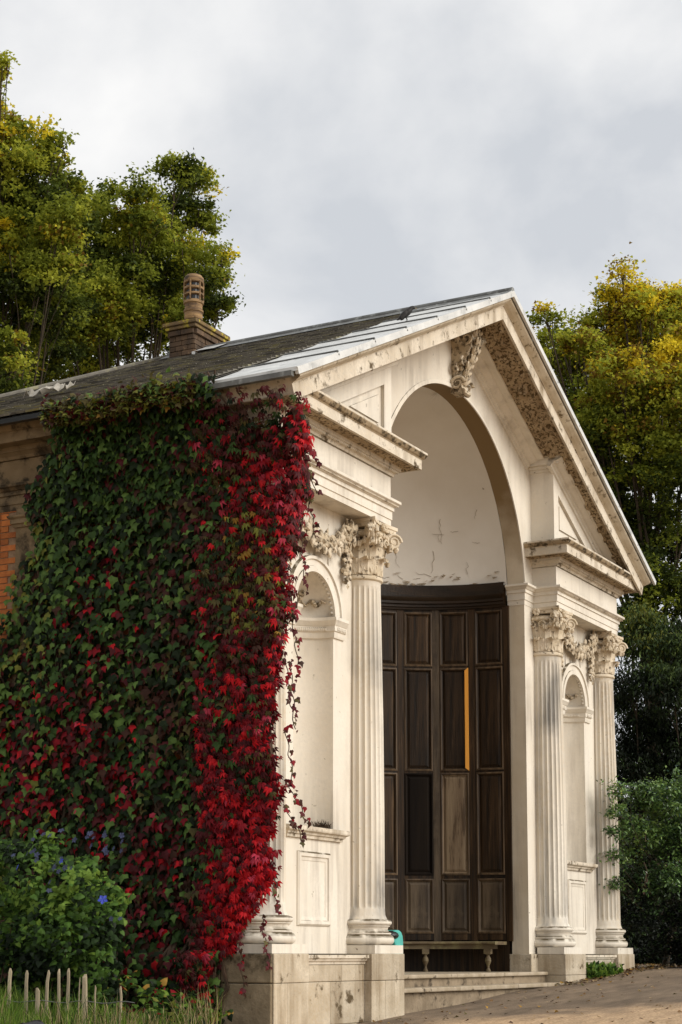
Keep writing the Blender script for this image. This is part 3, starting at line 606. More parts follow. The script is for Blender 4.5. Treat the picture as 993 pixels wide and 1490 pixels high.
for ri, (z0, z1) in enumerate(rows):
    for mi_, mt in (('d', m_oak), ('w', m_oakw), ('g', m_oakg), ('b', m_oakb)):
        if mi_ == 'd' or (ri == 2 and mi_ in 'wb') or (ri == 3 and mi_ == 'g') or (ri == 0 and mi_ == 'b'):
            pm[ri, mi_] = panel_mesh(z0, z1).mesh('panel', [mt, m_oakb if mi_ == 'b' else m_oakm])
q = MB(); q.box(-.05,.05,-.026,.01,.18,5.06); me_st = q.mesh('stile', m_oak); q2 = MB(); q2.box(-.05,.05,-.026,.01,.18,5.06); me_stw = q2.mesh('stile', m_oakg)
me_rl = []
for z0, z1 in ((5.01,5.06),(4.17,4.20),(2.62,2.65),(1.08,1.13),(.20,.29)): q = MB(); q.box(-hwid+.045,hwid-.045,-.022,.01,z0,z1); me_rl.append(q.mesh('rail', m_oak))
def place(me, name, a, z, parent, r=R0+.012, label=None):
    o = bpy.data.objects.new(name, me); S.collection.objects.link(o); o.parent = parent
    base = Vector((0,0,0)); p = parent
    while p is not None: base += p.location; p = p.parent
    o.location = Vector(ang(a, r, z))-base; o.rotation_euler = (0,0,a-pi/2); 
    if label: o['label'] = label
    return o
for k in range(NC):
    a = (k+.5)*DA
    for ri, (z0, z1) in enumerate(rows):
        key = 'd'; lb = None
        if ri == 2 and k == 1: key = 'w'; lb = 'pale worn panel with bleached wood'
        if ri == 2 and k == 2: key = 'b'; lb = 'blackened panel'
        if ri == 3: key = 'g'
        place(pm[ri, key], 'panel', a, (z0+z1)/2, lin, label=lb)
    for mr_ in me_rl: place(mr_, 'rail', a, 0, lin)
for k in range(NC+1): place(me_stw if k in (2,) else me_st, 'stile', k*DA, 0, lin, r=(R0+.012)/cos(DA/2)*.997)
q = MB(); z0, z1 = rows[1]; h = (z1-z0)/2
q.add([(-.034,-.040,-h+.04),(.018,-.040,-h),(.018,-.040,h),(-.034,-.040,h-.04),(-.034,.0,-h+.04),(.018,.0,-h),(.018,.0,h),(-.034,.0,h-.04)], [(0,1,2,3),(1,5,6,2),(0,4,5,1),(3,2,6,7),(0,3,7,4)])
place(q.mesh('sunlit_wood_strip', m_bare), 'sunlit_wood_strip', DA*1.0+.028, (z0+z1)/2, lin, label='strip of bare wood with a sunlit orange glow in its colour')  # bare wood strip; its sunlit glow is put into the orange colour
# bench
bn = MB(); ra = R0-.02; rb = 1.92
bn.lathe([(ra,.13),(ra,.175),(rb-.02,.175),(rb-.035,.165),(rb-.035,.145),(rb,.13),(ra,.13)], (0,CY,0), 48, radians(.8), radians(179.2))
bn.lathe([(rb+.06,.13),(rb+.06,.07),(rb+.02,.07),(rb+.02,.13)], (0,CY,0), 48, radians(.8), radians(179.2))
for a in (.8, 179.2): a = radians(a); bn.add([ang(a,ra,.13),ang(a,ra,.175),ang(a,rb-.03,.175),ang(a,rb-.03,.13)], [(0,1,2,3)])
bench = bn.build('bench', m_bench, PAV)
for a in (5, 31, 58, 90, 122, 149, 175):
    q = MB(); q.box(-.05,.05,-.045,.045,.0,.07); q.lathe([(.0,-.25),(.034,-.25),(.036,-.23),(.02,-.2),(.018,-.17),(.03,-.14),(.045,-.10),(.04,-.06),(.022,-.03),(.02,-.015),(.036,-.01),(.036,.0)], n=12)
    o = place(q.mesh('leg', m_bench), 'leg', radians(a), 0, bench, r=rb+.06)
w = MB(); w.lathe([(R0+.03,-.25),(R0+.03,.18),(R0+.0,.18),(R0,-.25)], (0,CY,0), 40, 0, pi); w.build('skirting', m_oak, PAV)
# floor and steps
fl = MB(); V = [ang(pi*i/40, R0+.05, -.252) for i in range(41)]+[(-R0-.05,.30,-.252),(R0+.05,.30,-.252)]; fl.add(V, [tuple(range(43))]); 
fl.build('alcove_floor', m_step, PAV)
def slab(x0, x1, y0, y1, z0, z1, bev=.015):
    q = MB(); q.box(x0,x1,y0,y1,z0,z1); return q.build('step', m_step, PAV, bevel=bev, fix=False)
slab(-2.60, -.55, .26, .80, -.30, -.25); slab(-.545, 1.0, .262, .80, -.302, -.25); slab(1.005, 2.605, .26, .80, -.30, -.25)
slab(-2.60, -1.0, .02, .55, -.455, -.40); slab(-.995, .9, .022, .55, -.457, -.40); slab(.905, 2.605, .02, .55, -.455, -.40)
w = MB(); w.box(-2.6,2.605,.31,.8,-.45,-.30); w.box(-2.6,2.605,.09,.8,-1.0,-.456); w.build('step_riser', mat('dirty_riser_stone', (.30, .235, .16), (.19, .145, .095), 5, rough=.9, bump=.7, bscale=25, spots=(.08, .06, .04), spot_scale=6, spot_lo=.55, spot_hi=.66), PAV)

# roof ---------------------------------------------------------------
LY0, LY1, HY = -.38, .76, 5.15; EX = 5.92; RHM = .472; HB = 3.4/EX
def rm(x): return RT-.02-RHM*abs(x)
w = MB()
for s_ in (-1, 1):
    w.add([(0,LY0+.04,RT-.005),(s_*EX,LY0+.04,rz(EX)-.005),(s_*EX,LY1,rz(EX)-.005),(0,LY1,RT-.005)], [(0,1,2,3)])
    w.add([(0,LY1-.01,RT-.025),(s_*EX,LY1-.01,rm(EX)-.008),(s_*EX,HY+3.4,rm(EX)-.008),(0,HY,RT-.025)], [(0,1,2,3)])
w.add([(0,HY,RT-.02),(-EX,HY+3.4,rm(EX)),(EX,HY+3.4,rm(EX))], [(0,1,2)])
roof = w.build('roof', m_slate, PAV)
w = MB(); rs = random.Random(5); sa = atan2(RHM, 1); SL = hypot(EX, EX*RHM); nr = int(SL/.115)
for s_ in (-1, 1):
    for r in range(nr):
        d0 = SL-(r+.95)*.115; off = .105*(r % 2)
        y = LY1+off-.21
        while True:
            x = (d0+.1)*cos(sa)
            if y+.21 > HY+x*HB+.02: break
            if s_ > 0 and y > 3: break
            y0, y1 = max(y, LY1+.035)+.003, y+.21-.003
            if y1-y0 > .03:
                lift = .012+rs.uniform(0,.008); dz = rs.uniform(-.03,.03)
                def pt(d, h): return (s_*(d*cos(sa)+h*sin(sa)), RT-.02-d*sin(sa)+h*cos(sa))
                a, b_, c_, e_ = pt(d0-.02, .003), pt(d0+.122+dz*.35, lift+.018), pt(d0+.122+dz*.35, lift-.006), pt(d0-.02, -.004)
                mm = 0 if y0 < LY1+.3 else 1 if rs.random() < .08+.35*(x/6)**3 else (2 if rs.random() < .3 else 0)
                w.add([(a[0],y0,a[1]),(b_[0],y0,b_[1]),(c_[0],y0,c_[1]),(a[0],y1,a[1]),(b_[0],y1,b_[1]),(c_[0],y1,c_[1])], [(0,1,4,3),(1,2,5,4),(0,2,1),(3,4,5)], mm)
            y += .21
tag(w.build('slate_covering', [m_slate, m_slatem, m_slated], PAV, fix=False), kind='stuff')
w = MB(); w.tube([(0, HY, RT+.03), (-EX-.02, HY+3.4, rm(EX)+.03)], .035, 8); w.tube([(0, HY, RT+.0), (EX, HY+3.4, rm(EX)+.03)], .035, 8); w.build('hip_roll', m_slate, PAV, smooth=True)
w = MB(); w.tube([(0, LY0-.02, RT+.03), (0, HY, RT+.03)], .055, 10)
for s_ in (-1, 1): w.sweep([(-.0,0),(.02,.0),(.02,.0),(.0,.0)], [(0,0),(0,1)]) if False else w.add([(s_*.04,LY0,RT+.03),(s_*.24,LY0,rz(.24)+.03),(s_*.24,HY,rz(.24)+.03),(s_*.04,HY,RT+.03)], [(0,1,2,3)])
w.build('ridge_roll', m_leadd, PAV, smooth=True)
sa = atan2(RH, 1)
seams = [EX+.01,5.01,4.14,3.31,2.45,1.6,.8,.02]
for s_ in (-1, 1):
    for i in range(7):
        x1, x0 = seams[i], seams[i+1]
        q = MB(); th = .022; nx, ny_ = 6, 8
        V = []; n = Vector((sin(sa)*s_, 0, cos(sa)))
        g_ = .026
        for ix in range(nx+1):
            x = (x0+g_)+(x1-x0-2*g_)*ix/nx; lip = .008 if ix == nx else (.0 if ix > 0 else .012)
            for iy in range(ny_+1):
                y = LY0-.025+(LY1-LY0+.03)*iy/ny_; p = Vector((s_*x, y, rz(x)+.03+.002*sin(x*9+y*7+i)))+n*lip; V.append(p)
        kk = len(V); V += [(p[0], p[1], p[2]-.045) for p in V]
        Fc = [(a*(ny_+1)+b_, (a+1)*(ny_+1)+b_, (a+1)*(ny_+1)+b_+1, a*(ny_+1)+b_+1) for a in range(nx) for b_ in range(ny_)]
        Fc += [(a*(ny_+1), (a+1)*(ny_+1), (a+1)*(ny_+1)+kk, a*(ny_+1)+kk) for a in range(nx)]
        Fc += [(b_, b_+1, b_+1+kk, b_+kk) for b_ in range(ny_)]+[(nx*(ny_+1)+b_, nx*(ny_+1)+b_+1, nx*(ny_+1)+b_+1+kk, nx*(ny_+1)+b_+kk) for b_ in range(ny_)]
        q.add(V, Fc); q.build('lead_sheet', m_lead, roof, smooth=True)
w = MB()
w.box(-EX-.01,-EX+.06, LY1, HY+3.4, rm(EX)-.075, rm(EX)-.018)
w.build('eaves_gutter', m_black, PAV)
w = MB(); w.box(-EX-.03,-EX+.03, LY0+.02, LY1, rz(EX)-.055, rz(EX)); w.build('lead_drip', m_leadd, PAV)

for s_ in (-1, 1):
    for x in seams[1:-1]:
        w = MB(); w.tube([(s_*x, LY0-.03, rz(x)+.0), (s_*x, LY0-.025, rz(x)+.045), (s_*x, LY1, rz(x)+.045)], .015, 6); w.build('lead_roll', m_leadd, roof, smooth=True)
# chimney --------------------------------------------------------------
ch = MB(); CX0, CX1, CY0, CY1 = -.30, .50, 4.50, 4.93; ch.box(CX0+.02,CX1-.02,CY0+.02,CY1-.02, 8.3, 9.10); chim = ch.build('chimney', m_mortar, PAV)
z = 8.55; r = 0
while z < 9.08:
    for side in range(4):
        L_ = (CX1-CX0) if side in (0,2) else (CY1-CY0); n = 4 if side in (0,2) else 2; o_ = (.5 if r % 2 else 0)
        edges = sorted(set([0.]+[L_*min(1, (k+o_)/n) for k in range(n+1)]+[L_]))
        out = .035 if z > 8.98 else 0
        for a, b_ in zip(edges[:-1], edges[1:]):
            if b_-a < .03: continue
            q = MB(); a += .005; b_ -= .005; d = random.uniform(0,.008)
            if side == 0: q.box(CX0+a,CX0+b_,CY0-out-d,CY0+.03,z,z+.066)
            elif side == 2: q.box(CX0+a,CX0+b_,CY1-.03,CY1+out+d,z,z+.066)
            elif side == 1: q.box(CX0-out-d,CX0+.03,CY0+a,CY0+b_,z,z+.066)
            else: q.box(CX1-.03,CX1+out+d,CY0+a,CY0+b_,z,z+.066)
            q.build('brick', m_cbrick, chim, fix=False)
    z += .077; r += 1
w = MB(); w.box(CX0-.05,CX1+.05,CY0-.05,CY1+.05,9.10,9.15); w.box(CX0-.08,CX1+.08,CY0-.08,CY1+.08,9.153,9.21)
V = [(CX0-.08,CY0-.08,9.212),(CX1+.08,CY0-.08,9.212),(CX1+.08,CY1+.08,9.212),(CX0-.08,CY1+.08,9.212),(-.1,4.58,9.29),(.3,4.58,9.29),(.3,4.86,9.29),(-.1,4.86,9.29)]
w.add(V, [(0,1,5,4),(1,2,6,5),(2,3,7,6),(3,0,4,7),(4,5,6,7)]); w.build('chimney_cap', m_lichen, chim, bevel=.01)
w = MB(); w.box(CX0-.03,CX0+.25,CY0-.035,CY0+.02,8.45,8.72); w.add([(CX0-.04,CY0-.03,rm(CX0)+.06),(-.02,CY0-.03,RT+.06),(-.02,CY0-.42,RT+.06),(CX0-.04,CY0-.36,rm(CX0)+.05)], [(0,1,2,3)]); w.build('flashing', m_lead, chim)
w = MB(); pp = [(.12,9.27),(.135,9.30),(.135,9.42),(.148,9.43),(.148,9.46),(.13,9.47),(.132,9.55),(.15,9.56),(.15,9.595),(.13,9.61),(.105,9.62),(.105,9.68),(.148,9.69),(.148,9.715),(.105,9.72),(.105,9.77),(.148,9.78),(.148,9.81),(.105,9.82),(.105,9.87),(.14,9.88),(.15,9.90),(.148,9.955),(.115,10.0),(.08,10.01)]
w.lathe(pp, (-.05,4.68,0), 20)
for k in range(6):
    a = k*pi/3+.2; w.tube([(-.05+.142*cos(a),4.68+.142*sin(a),9.60),(-.05+.142*cos(a),4.68+.142*sin(a),9.90)], .014, 5)
w.build('chimney_pot', m_pot, chim, smooth=True)
w = MB(); w.lathe([(.108,9.61),(.108,9.88),(.0,9.88)], (-.05,4.68,0), 16); w.build('pot_shade_core', m_black, chim)  # black core standing in for the shade inside the pot

# side wall: pilaster and brickwork ------------------------------------------
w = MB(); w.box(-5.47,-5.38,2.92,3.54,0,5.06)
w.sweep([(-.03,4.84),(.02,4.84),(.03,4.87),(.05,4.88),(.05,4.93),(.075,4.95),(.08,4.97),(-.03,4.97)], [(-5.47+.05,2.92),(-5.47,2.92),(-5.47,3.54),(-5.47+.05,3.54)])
w.build('side_pilaster', m_grimeshade, PAV)
w = MB(); w.box(-5.47,-5.38,.42,.95,0,5.06); w.build('corner_pilaster', m_grimeshade, PAV)
bw = MB(); bw.box(-5.412,-5.38,.96,8.05,0,5.055); bwall = bw.build('brick_wall', m_mortar, PAV)
count = 0; rest = MB(); shared = {}
z = 5.05-.075; r = 0
while z > 0:
    y = .97-(.11 if r % 2 else 0); k = 0
    while y < 8:
        l_ = .215 if (k+r) % 2 else .105; y0 = max(y, .965); y1 = y+l_
        if y1 > 2.9 and y0 < 3.545: y += l_+.01; k += 1; continue
        if y1-y0 > .03:
            if 3.5 < y0 < 4.4 and 2.6 < z < 5 and count < 300:
                key = round(y1-y0, 2)
                if key not in shared: q = MB(); q.box(-.008,.02,0,y1-y0,0,.063); shared[key] = q.mesh('brick', m_brick)
                o = bpy.data.objects.new('brick', shared[key]); S.collection.objects.link(o); o.parent = bwall; o.location = Vector((-5.418+random.uniform(0,.004), y0, z))-PAV.location; count += 1
            else: rest.box(-5.426+random.uniform(0,.004),-5.40,y0,y1,z,z+.063)
        y += l_+.01; k += 1
    z -= .075; r += 1
tag(rest.build('brickwork', m_brick, bwall, fix=False), kind='stuff')
# ================================================================== plants
def V3(*a): return np.array(a, float)
T_IVY = (np.array([(0,.0,0),(-.28,-.06,-.03),(-.52,.30,-.10),(-.24,.50,0),(0,1,-.16),(.24,.50,0),(.52,.30,-.10),(.28,-.06,-.03),(0,.38,.07)]), [(8,0,1),(8,1,2),(8,2,3),(8,3,4),(8,4,5),(8,5,6),(8,6,7),(8,7,0)])
def _creeper():
    V = []; F = []
    for a, l in ((-1.0,.60),(-.5,.88),(.04,1.05),(.55,.84),(1.1,.58)):
        d = V3(sin(a), cos(a), 0); s = V3(cos(a), -sin(a), 0); b = len(V)
        V += [tuple(d*.06), tuple(d*l*.55-s*.135+V3(0,0,-.03)), tuple(d*l+V3(0,-.05,-.34)), tuple(d*l*.55+s*.135+V3(0,0,-.03)), tuple(d*l*.5+V3(0,0,.06))]
        F += [(b+4,b,b+1),(b+4,b+1,b+2),(b+4,b+2,b+3),(b+4,b+3,b)]
    return np.array(V), F
T_CREEP = _creeper()
T_HEART = (np.array([(0,.05,0),(-.30,-.02,-.04),(-.40,.28,-.06),(-.22,.68,-.02),(0,1,-.14),(.22,.68,-.02),(.40,.28,-.06),(.30,-.02,-.04),(0,.4,.08)]), [(8,0,1),(8,1,2),(8,2,3),(8,3,4),(8,4,5),(8,5,6),(8,6,7),(8,7,0)])
T_OVAL = (np.array([(0,0,0),(-.24,.45,.05),(0,1,-.1),(.24,.45,.05)]), [(0,1,2),(0,2,3)])
T_TREE = (np.array([(0,0,0),(-.42,.30,.05),(-.2,.55,0),(0,1,-.12),(.2,.55,0),(.42,.30,.05)]), [(0,1,2,3),(0,3,4,5)])
T_NEEDLE = (np.array([(0,0,0),(-.16,.4,0),(0,1,-.15),(.16,.4,0)]), [(0,1,2,3)])
def norm(a): return a/(np.linalg.norm(a, axis=-1, keepdims=True)+1e-9)
def scatter(name, parent, mats, C, tip, nrm, size, mi, tmpl, parts=0, score=None):
    C = np.asarray(C, float); tip = norm(np.asarray(tip, float)); nrm = np.asarray(nrm, float)
    nrm = norm(nrm-tip*(nrm*tip).sum(-1, keepdims=True)); xax = np.cross(tip, nrm); size = np.asarray(size, float); mi = np.asarray(mi)
    TV, TF = tmpl; keep = np.ones(len(C), bool)
    off = Vector((0,0,0)); q = parent
    while q is not None: off += q.location; q = q.parent
    if parts:
        o = np.argsort(-(score if score is not None else size))[:parts]; keep[o] = False; cache = {}
        for i in o:
            k = int(mi[i])
            if k not in cache:
                me = bpy.data.meshes.new('leaf'); me.from_pydata([tuple(v) for v in TV], [], TF); me.materials.append(mats[k]); cache[k] = me
            ob = bpy.data.objects.new('leaf', cache[k]); S.collection.objects.link(ob); ob.parent = parent
            M = Matrix((tuple(xax[i]), tuple(tip[i]), tuple(nrm[i]))).transposed()*float(size[i]); M = M.to_4x4(); M.translation = Vector(C[i])-off; ob.matrix_local = M
    C, tip, nrm, xax, size, mi = C[keep], tip[keep], nrm[keep], xax[keep], size[keep], mi[keep]; n = len(C); nv = len(TV)
    P = C[:,None,:]+size[:,None,None]*(TV[None,:,0:1]*xax[:,None,:]+TV[None,:,1:2]*tip[:,None,:]+TV[None,:,2:3]*nrm[:,None,:])
    me = bpy.data.meshes.new(name); me.vertices.add(n*nv); me.vertices.foreach_set('co', P.astype(np.float32).ravel())
    ln = np.array([len(f) for f in TF]); flat = np.concatenate([np.array(f) for f in TF]); nl = len(flat)
    me.loops.add(n*nl); me.loops.foreach_set('vertex_index', (flat[None,:]+np.arange(n)[:,None]*nv).ravel().astype(np.int32))
    me.polygons.add(n*len(TF)); st = np.concatenate([[0], np.cumsum(ln)[:-1]]); me.polygons.foreach_set('loop_start', (st[None,:]+np.arange(n)[:,None]*nl).ravel().astype(np.int32))
    me.polygons.foreach_set('loop_total', np.tile(ln, n).astype(np.int32)) if bpy.app.version < (4,1) else None
    for m_ in mats: me.materials.append(m_)
    me.polygons.foreach_set('material_index', np.repeat(mi, len(TF)).astype(np.int32)); me.update(calc_edges=True); me.validate()
    ob = link(name, me, parent)
    if parent is not None or True: ob['kind'] = 'stuff'
    return ob
def vnoise(P, f, seed):
    r = np.random.default_rng(seed); s = np.zeros(len(P))
    for i in range(7):
        k = r.normal(size=3)*f*(1+.5*i/2); s += np.sin(P@k+r.uniform(0,6.28))/(1+.35*i)
    return s/2.6
def pxy(P):
    D = np.asarray(P, float)-np.array(CAM); a = V3(cos(YAW)*cos(PITCH), sin(YAW)*cos(PITCH), sin(PITCH)); r = V3(sin(YAW), -cos(YAW), 0); up = np.cross(r, a); Z = D@a
    return 496.5+FPX*(D@r)/Z, 1044.96-FPX*(D@up)/Z
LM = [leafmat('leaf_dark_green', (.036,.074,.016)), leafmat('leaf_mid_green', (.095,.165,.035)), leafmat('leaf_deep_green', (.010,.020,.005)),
      leafmat('leaf_maroon', (.075,.010,.012)), leafmat('leaf_purple_brown', (.050,.020,.012)), leafmat('leaf_crimson', (.20,.006,.012)), leafmat('leaf_scarlet', (.50,.012,.018), transl=.3),
      leafmat('leaf_brown_green', (.085,.070,.022)), leafmat('leaf_yellow_green', (.19,.20,.035), transl=.3), leafmat('leaf_pink_red', (.42,.04,.07), transl=.3), leafmat('leaf_ochre', (.33,.19,.035))]
R = np.random.default_rng(21)
# ---- green ivy on the side wall
IVY = empty('green_ivy', (-5.5, 2.2, gz(-5.5)), 'dark green climbing ivy turning maroon, covering the left side wall', 'ivy')
CRP = empty('red_creeper', (-5.6, .4, gz(-5.6)), 'scarlet and crimson creeper hanging over the front corner of the side wall', 'creeper')
zt = np.array([-1.1, 0, 1.5, 3, 3.8, 4.6, 5.0, 5.35, 5.7, 5.95, 6.05]); yl = np.array([8.8, 8.5, 7, 4.4, 3.55, 3.30, 3.30, 3.05, 2.75, 2.55, 2.5])
def base_x(z): return np.interp(z, [-1,0,.05,5,5.3,5.65,5.8,6.05], [-5.68,-5.68,-5.47,-5.47,-5.56,-5.62,-5.82,-5.90])
n = 21000
z = R.uniform(-1.0, 6.05, n); y = R.uniform(.55, 8.5, n); lim = np.interp(z, zt, yl)+.22*vnoise(np.c_[y*0, z, z], 2.2, 4)+R.normal(0,.06,n)
ok = (y < lim) & ((y < 4.9) | (R.random(n) < .35)); y, z = y[ok], z[ok]; n = len(y)
P0 = np.c_[np.zeros(n), y, z]; bul = .5+.5*vnoise(P0, 3.0, 5); dep = R.random(n)**1.6
off = .02+(.05+.17*np.clip(bul,0,1))*(1-dep)+.03*R.random(n)
C = np.c_[base_x(z)-off, y, z]
tip = np.c_[-.35+R.normal(0,.25,n), R.normal(0,.42,n), -1+R.normal(0,.25,n)]; nr = np.c_[-1+R.normal(0,.2,n), R.normal(0,.35,n), .45+R.normal(0,.3,n)]
U, VV = pxy(C)
red = np.zeros(n)
for (a, b_, ru, rv, s_) in ((130,935,38,60,.8),(105,1075,55,55,.95),(30,1060,45,60,.8),(155,1150,45,75,.75),(60,1165,70,42,.95),(232,1325,45,60,.95),(20,1185,45,30,.9),(238,1235,36,45,.8),(150,850,40,45,.45),(262,1390,50,36,.9),(205,1270,40,40,.5),(300,900,26,40,.6),(80,1000,60,50,.5)):
    red = np.maximum(red, s_*np.exp(-((U-a)/ru)**2-((VV-b_)/rv)**2))
nn = vnoise(C, 3.4, 8); n2 = vnoise(C, 9, 9); red = np.clip(red*.78+.28*nn*(red > .12)+.2*n2*(red > .12), 0, 1)
mar = np.clip(.06+.36*vnoise(C, 1.6, 12)+.25*n2+(VV > 780)*.08+(U > 180)*.04, 0, 1); r = R.random(n)
mi = np.where(r < .40, 0, np.where(r < .62, 1, 2)); mi = np.where((R.random(n) < mar), R.choice([3,4,4,7], n), mi)
hot = R.random(n) < red; mi = np.where(hot, R.choice([3,4,5,5,6,9], n, p=[.34,.12,.28,.12,.10,.04]), mi)
mi = np.where((U < 75) & (R.random(n) < .35) & ~hot, R.choice([1,1,8], n), mi); mi = np.where((y > lim[ok]-.25) & (R.random(n) < .25) & (z > 3), R.choice([1,8], n), mi)
size = R.uniform(.05, .135, n)*(1-.25*(z > 5.4))
nt_ = 4200; zz = R.uniform(4.9, 6.0, nt_); yy = R.uniform(.6, 3.3, nt_); k_ = yy < np.interp(zz, zt, yl)+R.normal(0,.08,nt_); zz, yy = zz[k_], yy[k_]; nt_ = len(zz)
scatter('upper_foliage', IVY, LM, np.c_[base_x(zz)-.02-.13*R.random(nt_), yy, zz], np.c_[-.3+R.normal(0,.25,nt_), R.normal(0,.4,nt_), -np.ones(nt_)], np.c_[-np.ones(nt_), R.normal(0,.3,nt_), .5*np.ones(nt_)], R.uniform(.07,.12,nt_), R.choice([0,1,2,3,4], nt_, p=[.42,.12,.34,.06,.06]), T_IVY)
nt_ = 6500; zz = R.uniform(-.9, 5.3, nt_); yy = R.uniform(.6, 6, nt_); k_ = yy < np.interp(zz, zt, yl)-.12+R.normal(0,.08,nt_); zz, yy = zz[k_], yy[k_]; nt_ = len(zz)
scatter('inner_foliage', IVY, LM, np.c_[base_x(zz)-.01-.03*R.random(nt_), yy, zz], np.c_[-.15+R.normal(0,.2,nt_), R.normal(0,.5,nt_), -np.ones(nt_)], np.c_[-np.ones(nt_), R.normal(0,.3,nt_), .3*np.ones(nt_)], R.uniform(.11,.16,nt_), R.choice([2,4,0], nt_, p=[.6,.2,.2]), T_IVY)  # deep dark leaf colours stand in for shade in the gaps
sc = size+off*.35-(U < 0)*1-(VV > 1420)*1-(VV < 600)*.5
scatter('foliage', IVY, LM, C, tip, nr, size, mi, T_IVY, 300, sc)
# eaves growth, lighter
n = 1500; y = R.uniform(.75, 2.75, n); up = R.random(n); Ce = np.c_[-5.93-.10*R.random(n)-.05, y, 5.86+.30*up*(R.random(n))-.12*(R.random(n))+.05*vnoise(np.c_[y,y,y],5,2)]
te = np.c_[-.6+R.normal(0,.5,n), R.normal(0,.7,n), R.normal(-.2,.7,n)]; ne = np.c_[-.6+R.normal(0,.3,n), R.normal(0,.4,n), .8+R.normal(0,.3,n)]
scatter('eaves_foliage', IVY, LM, Ce, te, ne, R.uniform(.05,.09,n), R.choice([7,8,1,4,3,10], n, p=[.36,.24,.15,.12,.09,.04]), T_IVY)
st = MB(); rs = random.Random(9)
for k in range(46):
    y = rs.uniform(.6, 5); z = -.9; pts = [(base_x(z)-.02, y, z)]
    while z < 5.9:
        z += .28; y += rs.uniform(-.16,.16)
        if y > np.interp(z, zt, yl): break
        pts.append((float(base_x(z))-rs.uniform(.01,.05), y, z))
    if len(pts) > 2: st.tube(pts, [.02*(1-.7*i/len(pts))+.004 for i in range(len(pts))], 5)
tag(st.build('stem', m_stem, IVY, smooth=True, fix=False), kind='stuff')
# ---- red creeper, wraps the corner
def L2z(z): return np.interp(z, [-1,-.1,.1,.5,.74,.9,1.2,1.7,2.2,2.9,3.6,4.0,4.6,4.9,5.3,5.6,5.9], [-.75,-.68,-.55,-.30,-.16,-.12,-.20,-.04,-.16,-.08,.06,.02,.28,.38,.20,.16,.1])
def plan(t, z, o):
    """t 0..1: from the green ivy round the corner to the curtain over the first column"""
    bx = base_x(z); L1 = 1.0; L = L1+L2z(z); s_ = t*L; side = s_ < L1
    up = z > 5.2; return np.where(side, bx-o*.8, np.where(up, -5.78, -5.55)+(s_-L1)), np.where(side, .93-s_*np.where(up, 1.22, .98), np.where(up, -.29, -.06)-o*.2-.06*((z > 4.8) & ~up))
n = 11500; z = R.uniform(-.95, 5.83, n); t = R.random(n); keep = ~((z < .0) & (t > .75)) & ~((z > 5.55) & (R.random(n) < .72)); z, t = z[keep], t[keep]; n = len(z)
bul = np.clip(.5+.6*vnoise(np.c_[t*2,z,z], 2.6, 31), 0, 1); dep = R.random(n)**1.3; o = .03+(.10+.22*bul)*(1-dep)
px_, py = plan(t, z, o); C = np.c_[px_+R.normal(0,.03,n), py+R.normal(0,.04,n), z]
front = py < .0
tip = np.c_[np.where(front, .1, -.35)+R.normal(0,.35,n), np.where(front, -.4, 0)+R.normal(0,.4,n), -1+R.normal(0,.3,n)]; nr = np.c_[np.where(front, -.5, -1)+R.normal(0,.3,n), np.where(front, -.8, -.1)+R.normal(0,.4,n), .45+R.normal(0,.3,n)]
U, VV = pxy(C); nn = vnoise(C, 3.1, 41); n2 = vnoise(C, 8, 42)
hotb = .15+.16*(U > 395)+.42*nn+.25*n2+.42*((VV > 1160) & (VV < 1390) & (U > 295))-.25*((VV > 1120) & (U < 285))+.22*((VV > 660) & (VV < 800) & (U > 330))-.22*((VV > 760) & (VV < 880) & (U < 380))-.30*(VV < 640)-.12*(VV < 760)*(U < 350)+.12*(VV > 980)
hotb = 1/(1+np.exp(-7*(hotb-.40+.0*n2))); hot = R.random(n) < np.clip(hotb, .02, .95); mi = np.where(hot, R.choice([5,6,9,3], n, p=[.40,.28,.06,.26]), R.choice([3,4,5,7,0,2], n, p=[.32,.28,.06,.14,.08,.12]))
low = (VV > 1250) & (U > 300) & hot; mi = np.where(low & (R.random(n) < .5), 6, mi); mi = np.where((VV > 740) & (VV < 920) & (U > 330) & (U < 410) & (R.random(n) < .35), R.choice([7,10,8], n, p=[.6,.2,.2]), mi)
size = R.uniform(.05,.125,n); scatter('foliage', CRP, LM, C, tip, nr, size, mi, T_CREEP, 300, size+o*.4)
# filler of plain leaves deep in the creeper so that the wall does not show
n = 5200; z = R.uniform(-.95,5.5,n); t = R.random(n)*.93; o = .01+.08*R.random(n); px_, py = plan(t, z, o); C = np.c_[px_, py+.03, z]
scatter('inner_foliage', CRP, LM, C, np.c_[-.3+R.normal(0,.3,n), R.normal(0,.4,n), -np.ones(n)], np.c_[-np.ones(n), -.4+R.normal(0,.4,n), .4*np.ones(n)], R.uniform(.10,.15,n), R.choice([3,4,2,5], n, p=[.4,.3,.18,.12]), T_IVY)
